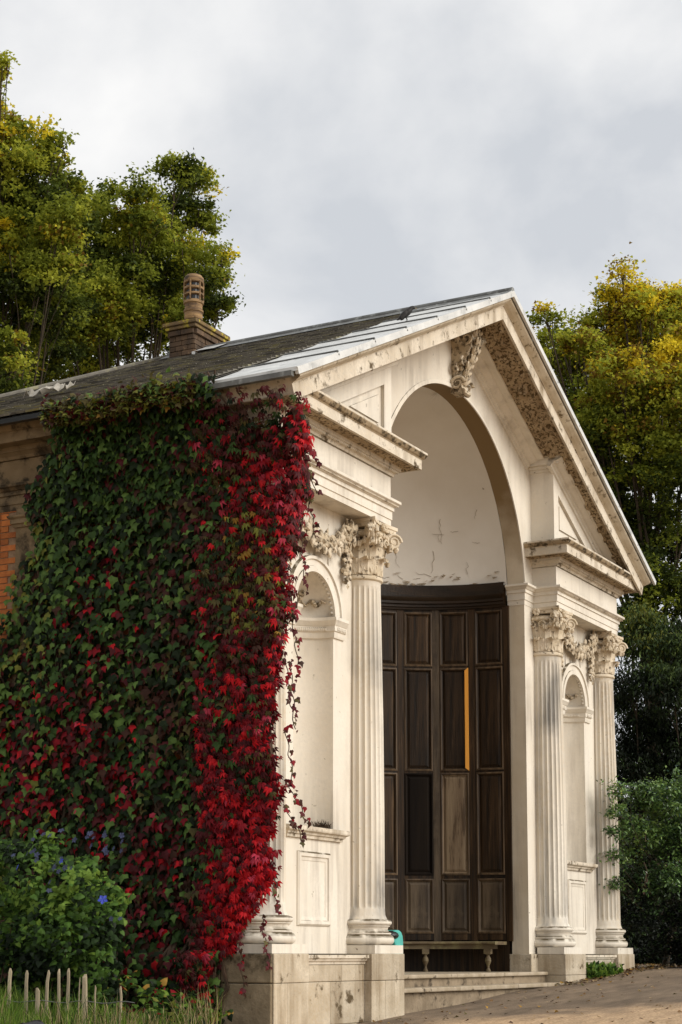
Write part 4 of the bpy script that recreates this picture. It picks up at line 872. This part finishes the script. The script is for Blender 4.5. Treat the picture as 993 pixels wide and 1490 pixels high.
# trailing strands with small dark leaves
sw = MB(); Cs = []; rs = random.Random(4)
for (x0, y0, z0, dx, dz, m_) in ((-5.52,-.1,3.75,.10,-.8,12),(-5.6,-.1,3.0,.05,-.5,8),(-5.6,-.1,1.75,.42,-.42,9),(-5.65,-.1,1.5,.36,-.35,8),(-5.6,-.1,2.3,.10,-.6,8),(-5.75,-.05,.7,.03,-.3,6),(-5.2,-.12,4.9,.12,-.5,7),(-5.3,-.1,5.35,.30,-.10,8),(-5.25,-.1,5.25,.22,-.35,8),(-5.7,.1,.35,.05,-.5,8),(-5.72,.35,.2,.0,-.6,8),(-5.3,-.1,4.4,.06,-.6,8),(-5.5,-.1,3.0,.02,-.7,8)):
    pts = []
    for i in range(m_*2):
        f = i/(m_*2-1); p = V3(x0+dx*f+.03*sin(i*1.1+z0), y0-.05*f, z0+dz*(f**1.15)+.02*sin(i*.8)); pts.append(p)
        Cs.append(p+np.array([rs.uniform(-.04,.04), -.02, rs.uniform(-.03,.03)]))
    sw.tube(pts, .006, 4)
sw.build('tendril', m_stem, CRP, fix=False)['kind'] = 'stuff'
Cs = np.array(Cs); n = len(Cs); scatter('trailing_leaves', CRP, LM, Cs, np.c_[R.normal(0,.6,n), R.normal(-.2,.4,n), -.8+R.normal(0,.3,n)], np.c_[R.normal(-.5,.3,n), -1+R.normal(0,.2,n), R.normal(.3,.3,n)], R.uniform(.04,.085,n), R.choice([3,4,5,7], n, p=[.45,.25,.2,.1]), T_IVY)
st = MB()
for k in range(16):
    z = -.9; t = rs.uniform(0,.95); pts = []
    while z < 5.7:
        a, b_ = plan(np.array([t]), np.array([z]), np.array([.02+rs.random()*.05])); pts.append((float(a[0]), float(b_[0]), z)); z += .25; t = min(.95, max(0, t+rs.uniform(-.06,.06)))
    st.tube(pts, [.022*(1-.7*i/len(pts))+.004 for i in range(len(pts))], 5)
st.build('stem', m_stem, CRP, smooth=True, fix=False)

# ---- trees
def clump_leaves(clumps, dens, rsub, lsz, rng, shell=.55, flat=.6):
    C = []; SC = []; 
    for c, rad in clumps:
        ns = max(3, int(dens[0]*rad**2)); 
        for i in range(ns):
            d = norm(rng.normal(size=3)); s_ = V3(*c)+d*rad*(shell+(1-shell)*rng.random())*V3(1,1,.9); m_ = int(dens[1]*rng.uniform(.5,1.4)); rr_ = rsub*rng.uniform(.6,1.3)
            q = rng.normal(size=(m_,3))*rr_*V3(1,1,flat)*.55; C.append(s_+q); SC.append(np.repeat([[*s_, rng.random(), rad]], m_, 0))
    return np.concatenate(C), np.concatenate(SC)
def tree(name, label, cat, base, clumps, mats, pick, dens, rsub, lsz, tmpl, seed, trunk=.3, droop=-.25, group=None, limbs=True, shell=.55, topz=None):
    rng = np.random.default_rng(seed); T = empty(name, tuple(base), label, cat, group)
    C, SC = clump_leaves(clumps, dens, rsub, lsz, rng, shell*.6); n = len(C); print(name, n)
    tip = norm(np.c_[rng.normal(0,1,n), rng.normal(0,1,n), rng.normal(droop,.6,n)]); nr = np.c_[rng.normal(0,.6,n), rng.normal(0,.6,n), np.ones(n)]
    mi = pick(C, SC, rng); scatter('crown', T, mats, C, tip, nr, rng.uniform(*lsz, n), mi, tmpl)
    tk = MB(); b = Vector(base); rs = random.Random(seed); cs_ = [Vector(c) for c, _ in clumps]; top = max(c.z for c in cs_); mid = sum(cs_, Vector())/len(cs_); mid = Vector((b.x*.6+mid.x*.4, b.y*.6+mid.y*.4, b.z+(top-b.z)*.7))
    ax = [b.lerp(mid, i/7)+Vector((rs.uniform(-.1,.1), rs.uniform(-.1,.1), 0))*(i > 0) for i in range(8)]
    tk.tube([b-Vector((0,0,.3))]+ax, [trunk*1.3]+[trunk*(1-.92*(i/7)**.7) for i in range(8)], 10); tk.build('trunk', m_bark, T, smooth=True, fix=False)
    if limbs:
        lb = MB()
        for (c, rad) in clumps:
            c = Vector(c); k = min(7, max(2, int(7*(c.z-b.z)/(mid.z-b.z+.1)*.62))); s_ = ax[k]; m1 = s_.lerp(c, .5)+Vector((rs.uniform(-.3,.3), rs.uniform(-.3,.3), -.05*(c-s_).length))
            r0 = trunk*.12; lb.tube([s_, s_.lerp(m1,.5)+Vector((0,0,.05)), m1, m1.lerp(c,.6), c], [r0, r0*.85, r0*.65, r0*.45, r0*.25], 6)
            for j in range(5):
                d = Vector(tuple(rng.normal(size=3))).normalized(); e_ = c+d*rad*rs.uniform(.6,.95); q = m1.lerp(c, rs.uniform(.3,1)); lb.tube([q, q.lerp(e_,.5)+Vector((rs.uniform(-.1,.1),rs.uniform(-.1,.1),rs.uniform(0,.15))), e_], [r0*.25, r0*.16, .01], 4)
        lb.build('limb', m_bark, T, smooth=True, fix=False)['kind'] = 'stuff'
    return T
def CL(lst, k, dk=1.2, seed=1):
    r_ = random.Random(seed); out = []
    for u, v, rad in lst:
        kk = k+r_.uniform(-dk, dk); out.append((tuple(at(u, v, kk)), rad*kk/FPX))
    return out
TM = [leafmat('tree_dark_olive', (.085,.115,.02), transl=.35), leafmat('tree_olive', (.24,.28,.035), transl=.5), leafmat('tree_yellow_olive', (.42,.44,.05), transl=.5), leafmat('tree_gold', (.74,.60,.04), transl=.5), leafmat('tree_brown', (.22,.14,.025), transl=.35), leafmat('tree_deep', (.035,.05,.012), transl=.25)]
def pick_left(yel):
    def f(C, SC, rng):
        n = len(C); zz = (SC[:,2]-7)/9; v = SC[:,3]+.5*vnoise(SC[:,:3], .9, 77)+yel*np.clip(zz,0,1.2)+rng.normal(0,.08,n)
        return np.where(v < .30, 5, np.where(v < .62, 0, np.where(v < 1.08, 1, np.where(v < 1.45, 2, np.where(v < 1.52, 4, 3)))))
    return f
base = lambda u, k, z=-.4: (*tuple(at(u, 1300, k))[:2], z)
A = [(10,215,60),(62,235,42),(-45,180,80),(30,300,80),(-30,380,110),(88,320,48),(2,95,16),(-45,100,50),(55,400,70),(-60,520,120),(40,480,80),(82,200,24),(55,345,50),(10,300,60),(60,300,40),(100,270,26),(75,440,60)]
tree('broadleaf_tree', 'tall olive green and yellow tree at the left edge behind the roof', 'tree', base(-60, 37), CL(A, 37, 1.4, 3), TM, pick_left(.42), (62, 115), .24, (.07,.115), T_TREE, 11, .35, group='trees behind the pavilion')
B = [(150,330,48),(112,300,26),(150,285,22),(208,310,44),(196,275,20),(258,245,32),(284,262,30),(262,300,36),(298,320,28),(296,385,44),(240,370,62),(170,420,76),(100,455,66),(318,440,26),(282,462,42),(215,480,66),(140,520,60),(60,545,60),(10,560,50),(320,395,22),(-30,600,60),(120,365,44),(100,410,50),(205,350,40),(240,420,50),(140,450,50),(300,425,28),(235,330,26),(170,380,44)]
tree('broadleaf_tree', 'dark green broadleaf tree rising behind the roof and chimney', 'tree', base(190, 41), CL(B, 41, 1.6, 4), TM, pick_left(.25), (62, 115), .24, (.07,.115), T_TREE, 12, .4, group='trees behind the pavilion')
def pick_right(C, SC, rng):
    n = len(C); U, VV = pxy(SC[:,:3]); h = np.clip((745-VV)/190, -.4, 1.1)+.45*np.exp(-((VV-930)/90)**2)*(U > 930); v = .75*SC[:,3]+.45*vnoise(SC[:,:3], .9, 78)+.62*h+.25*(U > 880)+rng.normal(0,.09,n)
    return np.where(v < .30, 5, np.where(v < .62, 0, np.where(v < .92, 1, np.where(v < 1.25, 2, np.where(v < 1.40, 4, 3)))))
Cc = [(905,402,20),(935,425,26),(885,440,26),(870,480,42),(935,480,48),(995,460,52),(795,462,18),(785,505,26),(825,520,36),(855,570,54),(925,570,66),(1000,570,60),(868,665,52),(950,665,66),(893,745,50),(955,765,66),(1020,690,66),(932,835,54),(985,870,60),(815,590,36),(840,640,36),(1050,580,80),(1050,800,80),(1050,950,80),(975,950,56),(920,900,40),(900,540,44),(960,520,48),(880,620,44),(910,610,44),(970,620,50),(900,700,50),(870,600,36),(860,520,30),(930,440,34),(815,490,24),(845,495,28),(905,460,34),(965,445,36),(825,540,30),(890,510,40),(950,560,50),(990,510,44)]
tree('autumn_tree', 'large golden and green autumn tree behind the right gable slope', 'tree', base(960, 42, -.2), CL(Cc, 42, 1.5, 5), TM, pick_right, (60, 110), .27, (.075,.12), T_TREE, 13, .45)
YM = [leafmat('yew_dark', (.03,.052,.014), transl=.1), leafmat('yew_mid', (.08,.115,.024), transl=.1), leafmat('yew_light', (.15,.16,.028), transl=.15), leafmat('yew_black', (.008,.013,.005), transl=.05)]
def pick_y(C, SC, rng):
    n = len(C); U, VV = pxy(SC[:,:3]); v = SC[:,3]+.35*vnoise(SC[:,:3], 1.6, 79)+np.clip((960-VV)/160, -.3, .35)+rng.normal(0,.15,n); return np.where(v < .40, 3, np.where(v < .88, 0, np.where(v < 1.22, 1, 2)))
Y = [(908,940,22),(935,905,28),(965,935,34),(925,985,36),(980,1000,46),(935,1050,42),(990,1070,50),(915,1090,30),(950,1120,44),(1020,950,60),(1020,1120,66),(905,1020,22),(940,1190,44),(1000,1200,60),(920,1280,44),(975,1300,60),(930,1370,40),(995,1380,44),(1050,1300,80),(905,1120,26),(912,1180,30),(905,1240,30),(912,1330,34),(935,1400,34),(975,1400,40)]
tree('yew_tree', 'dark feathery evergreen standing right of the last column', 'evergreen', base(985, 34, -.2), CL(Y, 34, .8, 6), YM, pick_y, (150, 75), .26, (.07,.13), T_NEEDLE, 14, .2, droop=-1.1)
SM = [leafmat('shrub_dark', (.042,.082,.026), rough=.3, transl=.1, spec=.5), leafmat('shrub_mid', (.11,.20,.05), rough=.3, transl=.1, spec=.5), leafmat('shrub_light', (.20,.30,.075), rough=.35, transl=.2, spec=.5), leafmat('shrub_blue_green', (.03,.065,.045), rough=.3, spec=.5), leafmat('shrub_black', (.007,.011,.006), spec=.4)]
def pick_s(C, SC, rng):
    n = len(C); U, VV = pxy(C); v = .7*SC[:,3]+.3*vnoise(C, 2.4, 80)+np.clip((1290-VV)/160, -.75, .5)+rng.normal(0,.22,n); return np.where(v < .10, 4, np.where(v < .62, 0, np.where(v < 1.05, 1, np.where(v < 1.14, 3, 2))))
SH = [(930,1158,26),(962,1165,34),(992,1150,36),(918,1200,26),(950,1215,40),(990,1225,44),(905,1240,20),(925,1275,30),(965,1285,44),(1010,1290,50),(903,1300,18),(935,1340,32),(985,1350,44),(1030,1200,60),(1040,1350,60),(945,1385,22),(990,1392,24)]
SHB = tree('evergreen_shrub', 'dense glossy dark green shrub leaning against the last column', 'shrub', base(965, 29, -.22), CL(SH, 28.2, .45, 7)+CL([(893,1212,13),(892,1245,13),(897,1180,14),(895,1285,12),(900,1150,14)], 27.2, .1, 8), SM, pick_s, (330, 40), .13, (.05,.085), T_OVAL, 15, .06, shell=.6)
tw = MB(); Cs = []
for pts in ([(6.1,.0,1.15),(5.75,-.2,1.02),(5.45,-.28,.98),(5.15,-.3,1.03)],[(5.9,-.1,1.45),(5.6,-.25,1.30),(5.4,-.3,1.22),(5.3,-.3,1.05)],[(6.0,-.1,1.9),(5.7,-.2,1.9),(5.55,-.25,1.75)],[(6.0,0,2.1),(5.75,-.1,2.2),(5.6,-.2,2.1)]):
    tw.tube(pts, [.012,.009,.006,.004][:len(pts)], 4)
    for i in range(22):
        f = R.random()*(len(pts)-1); a = int(f); p = V3(*pts[a])*(1-f+a)+V3(*pts[min(a+1, len(pts)-1)])*(f-a); Cs.append(p+R.normal(0,.03,3))
tw.build('twig', m_stem, SHB, fix=False); Cs = np.array(Cs); n = len(Cs)
scatter('twig_leaves', SHB, SM+[LM[4]], Cs, np.c_[R.normal(0,.6,n), R.normal(-.3,.4,n), R.normal(-.6,.4,n)], np.c_[R.normal(0,.4,n), -np.ones(n), R.normal(.4,.4,n)], R.uniform(.05,.085,n), R.choice([0,1,5], n, p=[.5,.3,.2]), T_OVAL)
# far belt of trees that closes the view at the ground
rng = np.random.default_rng(50); cl = [((x+rng.uniform(-2,2), 6+(x-10)*.25+rng.uniform(-2,2), rng.uniform(.5,4.5)), rng.uniform(1.6,2.6)) for x in np.arange(16,60,1.7)]+[((x+rng.uniform(-2,2), 20+rng.uniform(-3,3), rng.uniform(1,6)), rng.uniform(1.8,3)) for x in np.arange(-14,34,2.4)]
C, SC = clump_leaves(cl, (9, 40), .5, .3, rng); n = len(C)
tag(scatter('far_woodland', None, TM, C, rng.normal(size=(n,3)), rng.normal(size=(n,3))+V3(0,0,1), rng.uniform(.2,.34,n), rng.choice([0,1,5,5,2], n), T_TREE), 'dark belt of far trees behind the shrubs', 'woodland', kind='stuff')

# ---- bush with blue flowers in the bed
BM = [leafmat('bush_green', (.062,.125,.020), transl=.3), leafmat('bush_light', (.15,.24,.036), transl=.35), leafmat('bush_dark', (.020,.042,.010)), leafmat('bush_deep', (.009,.017,.006))]
BUSH = empty('flowering_bush', (-7.5, 1.3, gz(-7.5)), 'leafy light green bush with small blue flowers below the ivy', 'bush')
cl = [((-7.6+rs.uniform(-.3,.3), y_+.80, z_), r_) for y_, z_, r_ in ((-.15,.05,.3),(-.05,.40,.38),(.25,-.35,.36),(.35,.55,.45),(.55,.05,.45),(.7,-.45,.45),(.85,.72,.42),(1.0,.25,.5),(1.0,-.3,.5),(1.5,.75,.42),(1.6,.3,.5),(1.6,-.3,.5),(2.1,.6,.45),(2.2,.1,.5),(2.1,-.5,.5),(2.7,.6,.5),(2.8,0,.5),(3.3,.3,.6),(.1,.2,.4),(.7,.95,.22),(.2,.8,.2),(1.25,1.0,.22))]
rng = np.random.default_rng(61); C, SC = clump_leaves(cl, (150, 34), .12, .08, rng, shell=.7); n = len(C); vv = SC[:,3]*.7+.3*vnoise(C, 2.5, 3)+np.clip((C[:,2]+.1)*.45,-.3,.3)+rng.normal(0,.15,n)
mi = np.where(vv < .16, 3, np.where(vv < .40, 2, np.where(vv < .78, 0, 1))); size = rng.uniform(.04,.085,n)
scatter('foliage', BUSH, BM, C, np.c_[-.4+rng.normal(0,.5,n), -.25+rng.normal(0,.6,n), -.55+rng.normal(0,.4,n)], np.c_[-.7+rng.normal(0,.3,n), -.3+rng.normal(0,.4,n), .8+rng.normal(0,.3,n)], size, mi, T_HEART, 300, size*.5-C[:,0]*.06-(C[:,1] > 2.6)-(C[:,2] < -.45))
m_blue = mat('blue_petal', (.035,.05,.42), (.06,.09,.5), 20, rough=.6, transl=.2); m_dblue = mat('dusky_blue_petal', (.045,.055,.12), (.035,.04,.08), 20, rough=.7)
def flower_mesh(mt):
    q = MB()
    for k in range(5):
        a = 2*pi*k/5; d = Vector((cos(a), sin(a), 0)); s_ = Vector((-sin(a), cos(a), 0)); q.add([(0,0,0), d*.6-s_*.35+Vector((0,0,.15)), d+Vector((0,0,.05)), d*.6+s_*.35+Vector((0,0,.15))], [(0,1,2,3)])
    return q.mesh('flower', mt)
fm = [flower_mesh(m_blue), flower_mesh(m_dblue)]
for i in range(44):
    if i == 0: p = at(150, 1309, 14.3); k = 0; s_ = .045
    else:
        u, v = rs.choice(((45,1245),(15,1265),(90,1255),(100,1222),(140,1218),(165,1228),(60,1215),(20,1240),(80,1290),(165,1350),(190,1225))); p = at(u+rs.uniform(-14,14), v+rs.uniform(-14,14), rs.uniform(14.2,14.9)); k = 1 if rs.random() < .93 else 0; s_ = rs.uniform(.02,.032)
    o = bpy.data.objects.new('flower', fm[k]); S.collection.objects.link(o); o.parent = BUSH; o.location = p-BUSH.location; o.rotation_euler = (rs.uniform(.6,1.3), rs.uniform(-.5,.5), rs.uniform(-2.4,-1.2)); o.scale = (s_,)*3
st = MB()
for k in range(36):
    y0 = rs.uniform(1.0,3); p0 = Vector((-7.5+rs.uniform(-.3,.3), y0, -.9)); p1 = p0+Vector((rs.uniform(.0,.3), rs.uniform(-.2,.3), rs.uniform(.7,1.3))); st.tube([p0, p0.lerp(p1,.5)+Vector((rs.uniform(-.1,.1),0,0)), p1], [.012,.01,.005], 4)
tag(st.build('stem', m_stem, BUSH, fix=False), kind='stuff')
# ---- grass and dry stems in front
def blades(name, label, n, xr_, yr_, hgt, cols, pr, seed, wd=.006, bend=.35):
    rng = np.random.default_rng(seed); V = np.zeros((n,7,3)); x = rng.uniform(*xr_, n); y = rng.uniform(*yr_, n); h = rng.uniform(*hgt, n)*(.75+.4*np.clip(vnoise(np.c_[x,y,x],3,seed),-1,1)); a = rng.uniform(0,6.28,n); b_ = rng.uniform(.05,bend,n)*h; g = np.array([gz(t) for t in x])+.1*(y > -.2)
    dx, dy = np.cos(a), np.sin(a); bed = y > -.42+.22*(x+8.5); x = np.where(bed, x, -9.4); y = np.where(bed, y, .3+1.5*rng.random(n))
    for i, f in enumerate((0,.4,.75)):
        for s_ in (0,1):
            w_ = wd*(1-f*.5)*(s_*2-1)*rng.uniform(.9,1.1); V[:,2*i+s_,0] = x+dx*b_*f*f-dy*w_; V[:,2*i+s_,1] = y+dy*b_*f*f+dx*w_; V[:,2*i+s_,2] = g+h*f
    V[:,6,0] = x+dx*b_; V[:,6,1] = y+dy*b_; V[:,6,2] = g+h*(1-.15*b_/h)
    me = bpy.data.meshes.new(name); F = [(0,1,3,2),(2,3,5,4),(4,5,6)]; fl = [f for F_ in F for f in F_]
    me.from_pydata([tuple(p) for p in V.reshape(-1,3)], [], [tuple(7*k+i for i in f) for k in range(n) for f in F])
    for m_ in cols: me.materials.append(m_)
    me.polygons.foreach_set('material_index', np.repeat(rng.choice(len(cols), n, p=pr), 3).astype(np.int32)); o = link(name, me); tag(o, label, 'grass', kind='stuff'); return o
GM = [leafmat('grass_green', (.12,.21,.025), transl=.3), leafmat('grass_light', (.17,.23,.04), transl=.35), leafmat('grass_dark', (.03,.06,.012)), leafmat('dry_straw', (.30,.235,.12), transl=.2)]
blades('grass', 'bright green long grass around the wooden pickets', 14000, (-10.0,-8.2), (-.35,2.4), (.40,.70), GM, [.45,.3,.2,.05], 71)
blades('dry_grass', 'tangled dry grass and stalks beside the pickets', 5200, (-9.3,-6.6), (-1.0,.25), (.3,.85), GM, [.22,.13,.25,.40], 72, .005, .6)
# low plants at the foot of the creeper
LOW = empty('low_bed_plants', (-6.6, -.2, gz(-6.6)), 'low yellowing plants at the foot of the stained plinth', 'plant')
cl = [((x_, y_, z_), r_) for x_, y_, z_, r_ in ((-6.4,.75,-.55,.30),(-6.3,.45,-.68,.25),(-6.6,.25,-.75,.22),(-6.1,.15,-.84,.16),(-6.5,1.1,-.5,.32),(-7.0,.25,-.70,.26),(-7.3,.4,-.55,.25),(-6.9,.9,-.45,.3),(-6.05,-.02,-.88,.10))]
rng = np.random.default_rng(62); C, SC = clump_leaves(cl, (95, 18), .12, .08, rng, shell=.5); n = len(C)
scatter('foliage', LOW, BM+[LM[8], LM[5], LM[4], LM[10]], C, rng.normal(size=(n,3))*V3(1,1,.7), rng.normal(size=(n,3))*.5+V3(-.4,-.3,1), rng.uniform(.05,.10,n), rng.choice(8, n, p=[.26,.16,.24,.1,.08,.06,.06,.04]), T_HEART)
WD = empty('weed_clump', (4.1,-.03,gz(4.1)), 'bright green weeds growing against the right plinth panel', 'weed')
rng = np.random.default_rng(63); n = 520; C = np.c_[rng.uniform(3.46,4.7,n), rng.uniform(-.14,.07,n), gz(4)+rng.random(n)**2*.16]
scatter('foliage', WD, BM, C, np.c_[rng.normal(0,.5,n), rng.normal(-.3,.4,n), rng.normal(.7,.5,n)], rng.normal(size=(n,3))+V3(0,-1,1), rng.uniform(.04,.10,n), rng.choice([0,1,2], n, p=[.45,.4,.15]), T_HEART)
rng = np.random.default_rng(64); n = 1500; x = np.concatenate([rng.uniform(2.2,5.6,350), rng.uniform(5.4,9,550), rng.uniform(-9,8,600)]); y = np.concatenate([-.03-rng.random(350)**2*.35, rng.uniform(-.5,.9,550), -.1-4.5*rng.random(600)**1.6]); zg = np.array([gz(t) for t in x])+.012+.01*rng.random(n)
tag(scatter('leaf_litter', None, [LM[10], LM[7], LM[4], leafmat('litter_pale', (.38,.28,.15)), leafmat('litter_tan', (.22,.13,.06))], np.c_[x,y,zg], rng.normal(size=(n,3))*V3(1,1,.15), rng.normal(size=(n,3))*.35+V3(0,0,1), rng.uniform(.03,.075,n), rng.choice(5, n), T_TREE), 'fallen dry leaves scattered along the foot of the shrub and plinth', 'leaves', kind='stuff')
q = MB(); rs = random.Random(8)
TF = empty('dry_tuft', (-3.80, WY+.02, 1.382), 'small dark dry tuft lying on the left niche sill', 'tuft')
for k in range(150):
    a = rs.uniform(0,pi); r_ = rs.uniform(0,.16); p = Vector((-3.84+cos(a)*r_*1.2, WY+.03+sin(a)*r_*.3, 1.383)); d = Vector((rs.uniform(-.7,.7), rs.uniform(-.4,.3), rs.uniform(.2,1))).normalized()*rs.uniform(.04,.13); q.tube([p, p+d*.6, p+d+Vector((d.x*.3,0,-.01))], [.004,.003,.001], 3)
q.build('dry_stems', mat('dry_brown_stem', (.07,.045,.025), (.03,.02,.012), 20, rough=.9), TF, fix=False)['kind'] = 'stuff'

# ---- picket fence
FN = empty('picket_fence', (-8.5, .5, gz(-8.5)), 'low cleft chestnut picket fence sunk in the grass', 'fence')
for i, (y_, zt_, w_, tilt) in enumerate(((1.09,-.13,.042,.06),(.88,-.15,.038,.03),(.655,-.145,.035,.05),(.70,-.30,.05,-.01),(.515,-.135,.032,-.02),(.395,-.13,.034,.04),(.225,-.18,.056,.015),(.065,-.27,.018,-.05),(-.125,-.28,.026,.02),(1.32,-.14,.04,.0),(1.56,-.16,.04,.04),(.30,-.20,.012,.1))):
    q = MB(); h = zt_-gz(-8.5)+.15; V = []; rs2 = random.Random(i)
    for zf in (0,.3,.6,.9,.97,1.0):
        s_ = 1 if zf < .9 else (.8 if zf < .98 else .35); ox = rs2.uniform(-.005,.005)
        V += [(s_*w_*.5*cos(a)*1.1+ox, s_*w_*.38*sin(a)+ox, h*zf) for a in [pi*2*t/5+.3 for t in range(5)]]
    q.add(V, [(k*5+t, k*5+(t+1) % 5, (k+1)*5+(t+1) % 5, (k+1)*5+t) for k in range(5) for t in range(5)]+[tuple(25+t for t in range(5))])
    o = q.build('picket', m_picket, FN, fix=False); o.location = Vector((-8.5+rs2.uniform(-.04,.04), y_, gz(-8.5)-.15))-FN.location; o.rotation_euler = (-tilt, 0, rs2.uniform(0,6)) if False else (-tilt*1.3, 0, -1.2)
q = MB()
for z_ in (-.42,-.75): q.tube([(-8.5+.02*sin(t*9), -.3+2.1*t, z_+.01*sin(t*30)) for t in [i/24 for i in range(25)]], .004, 4)
q.build('fence_wire', m_wire, FN, fix=False)['kind'] = 'stuff'

# ---- garden spotlight in the grass
SP = empty('garden_spotlight', (-9.6, .0, gz(-9.6)), 'black rounded garden spotlight in the grass at the lower left', 'spotlight')
c = at(50, 1494, 12.6); SP.location = (c.x, c.y, gz(c.x)); q = MB(); M = Matrix.Rotation(-.5, 3, 'Z') @ Matrix.Rotation(radians(75), 3, 'Y'); V = []
q.lathe([(0,.085),(.04,.08),(.065,.06),(.075,.02),(.075,-.06),(.082,-.065),(.082,-.08),(.07,-.08),(.066,-.07),(0,-.07)], n=20); q.v = [tuple(M @ Vector(v)+c-Vector((0,0,.03))) for v in q.v]; q.build('lamp_head', m_black, SP, smooth=True)
q = MB(); q.tube([c-Vector((0,0,.06)), Vector((c.x, c.y, gz(c.x)-.1))], .014, 8); q.build('stake', m_black, SP, smooth=True)

# ---- dark bird on the lead
def on_roof(u, v, slope=RH, top=RT):
    o_ = Vector(CAM); d = at(u, v, 1)-o_
    k = (top+.04-o_.z+slope*o_.x)/(d.z-slope*d.x); return o_+d*k
b0 = on_roof(592, 468); BD = empty('bird', tuple(b0), 'small black bird perched on the pale lead roof near the ridge', 'bird')
m_feather = mat('black_feather', (.012,.011,.011), (.028,.024,.022), 30, rough=.55); q = MB(); q0 = MB()
# axis: body leans, beak towards the right of the picture
fw = Vector((.55,-.83,0)); upv = Vector((0,0,1)); sd = fw.cross(upv)
pts = [(-.17,.02,.008),(-.13,.045,.022),(-.085,.085,.045),(-.03,.13,.060),(.025,.175,.058),(.06,.215,.046),(.085,.245,.038),(.115,.255,.034),(.14,.25,.022),(.152,.247,.010)]
q.tube([b0+fw*a+upv*(z_) for a, z_, _ in pts], [r_ for _, _, r_ in pts], 10); q.build('body', m_feather, BD, smooth=True)
q = MB(); q.tube([b0+fw*.145+upv*.248, b0+fw*.185+upv*.243], [.009,.002], 6); q.build('beak', mat('pale_beak', (.30,.22,.10), rough=.5), BD)
for s_ in (-1,1):
    q = MB(); q.tube([b0+sd*s_*.022+fw*(-.02)+upv*.10, b0+sd*s_*.024+fw*.01+upv*.03, b0+sd*s_*.024+fw*.0], [.008,.005,.005], 5); q.tube([b0+sd*s_*.024-fw*.02+upv*.004, b0+sd*s_*.024+fw*.035+upv*.004], .004, 4); q.build('leg', m_feather, BD)
    q = MB(); M = Matrix((fw*cos(.95)+upv*sin(.95), sd*s_, (fw*cos(.95)+upv*sin(.95)).cross(sd*s_))).transposed(); q.lump(b0+sd*s_*.048-fw*.045+upv*.115, (.10,.014,.042), M, nu=9, nv=6); q.build('wing', m_feather, BD, smooth=True)
for o_ in BD.children: o_.location = Vector((0,0,0)); o_.data.transform(Matrix.Translation(-b0)); o_.scale = (.72,)*3
# ---- pale scrap on the slates
b0 = on_roof(71, 577, RHM, RT-.02); SC_ = MB(); rs = random.Random(12); q = MB(); n_ = 11
for i in range(n_):
    for j in range(8):
        e1_, e2_ = Vector((0,-.62,0)), Vector((.40,0,.40*RHM)); f, g_ = i/(n_-1)-.5, j/7-.5; w_ = 1-.7*abs(f)**1.2*(1 if f > 0 else 1.5)
        q.v.append(tuple(b0+e1_*f*.9+e2_*(g_*w_*.9+f*.25)+Vector((0,0,.04+abs(.10*sin(i*1.7+j*.9)*cos(j*1.9+i*.5))+rs.uniform(0,.03)))))
q.f = [(i*8+j, i*8+j+1, (i+1)*8+j+1, (i+1)*8+j) for i in range(n_-1) for j in range(7) if not (i in (2,3) and j in (2,3,4))]; q.m = [0]*len(q.f)
o = q.build('crumpled_sheet', mat('crumpled_pale_sheet', (.50,.47,.41), (.33,.30,.25), 9, rough=.8), fix=False, solid=.006); tag(o, 'crumpled pale scrap lying on the slates above the left eaves', 'scrap')
# ---- teal bag on the alcove floor
TB = empty('teal_bag', (-.5, 1.2, -.25), 'teal bag with black strap loop behind the inner left pedestal', 'bag')
q = MB(); prof = [(-.17,-.25),(.16,-.25),(.19,-.22),(.19,.16),(.175,.23),(.13,.285),(.07,.305),(-.04,.305),(-.10,.28),(-.13,.24),(-.13,.18),(-.08,.15),(-.02,.08),(-.0,.0),(-.17,-.1)]
n_ = len(prof); X0 = -.57
V = [(X0+a, 1.2-dy, z_) for dy in (-.10,.10) for a, z_ in prof]; q.add(V, [tuple(range(n_))[::-1], tuple(n_+i for i in range(n_))]+[(i,(i+1) % n_, n_+(i+1) % n_, n_+i) for i in range(n_)])
q.build('body', m_teal, TB, bevel=.02); q = MB(); q.lump((X0-.07,1.17,.235), (.13,.115,.062), nu=14, nv=8); q.build('strap_loop', m_black, TB, smooth=True)

# unseen tree added outside the frame to shade the left side wall
def pick_o(C, SC, rng): return rng.choice([0,1,5], len(C), p=[.5,.2,.3])
tree('broadleaf_tree', 'unseen broadleaf tree added to shade the left side of the pavilion', 'tree', (-12.5, 10.5, -1.1), [((-12.5+a, 10.0+b_, c), 1.7) for a, b_, c in ((0,0,7),(-1.6,.5,6),(1.6,-.6,6.2),(.3,-1.8,5.6),(-.4,1.8,5.8),(0,0,4.8),(2.4,-2.2,7.2),(-1.5,-1.5,7.5),(1,1.2,8.5),(0,-1,9))], TM, pick_o, (14, 60), .4, (.14,.22), T_TREE, 19, .3)
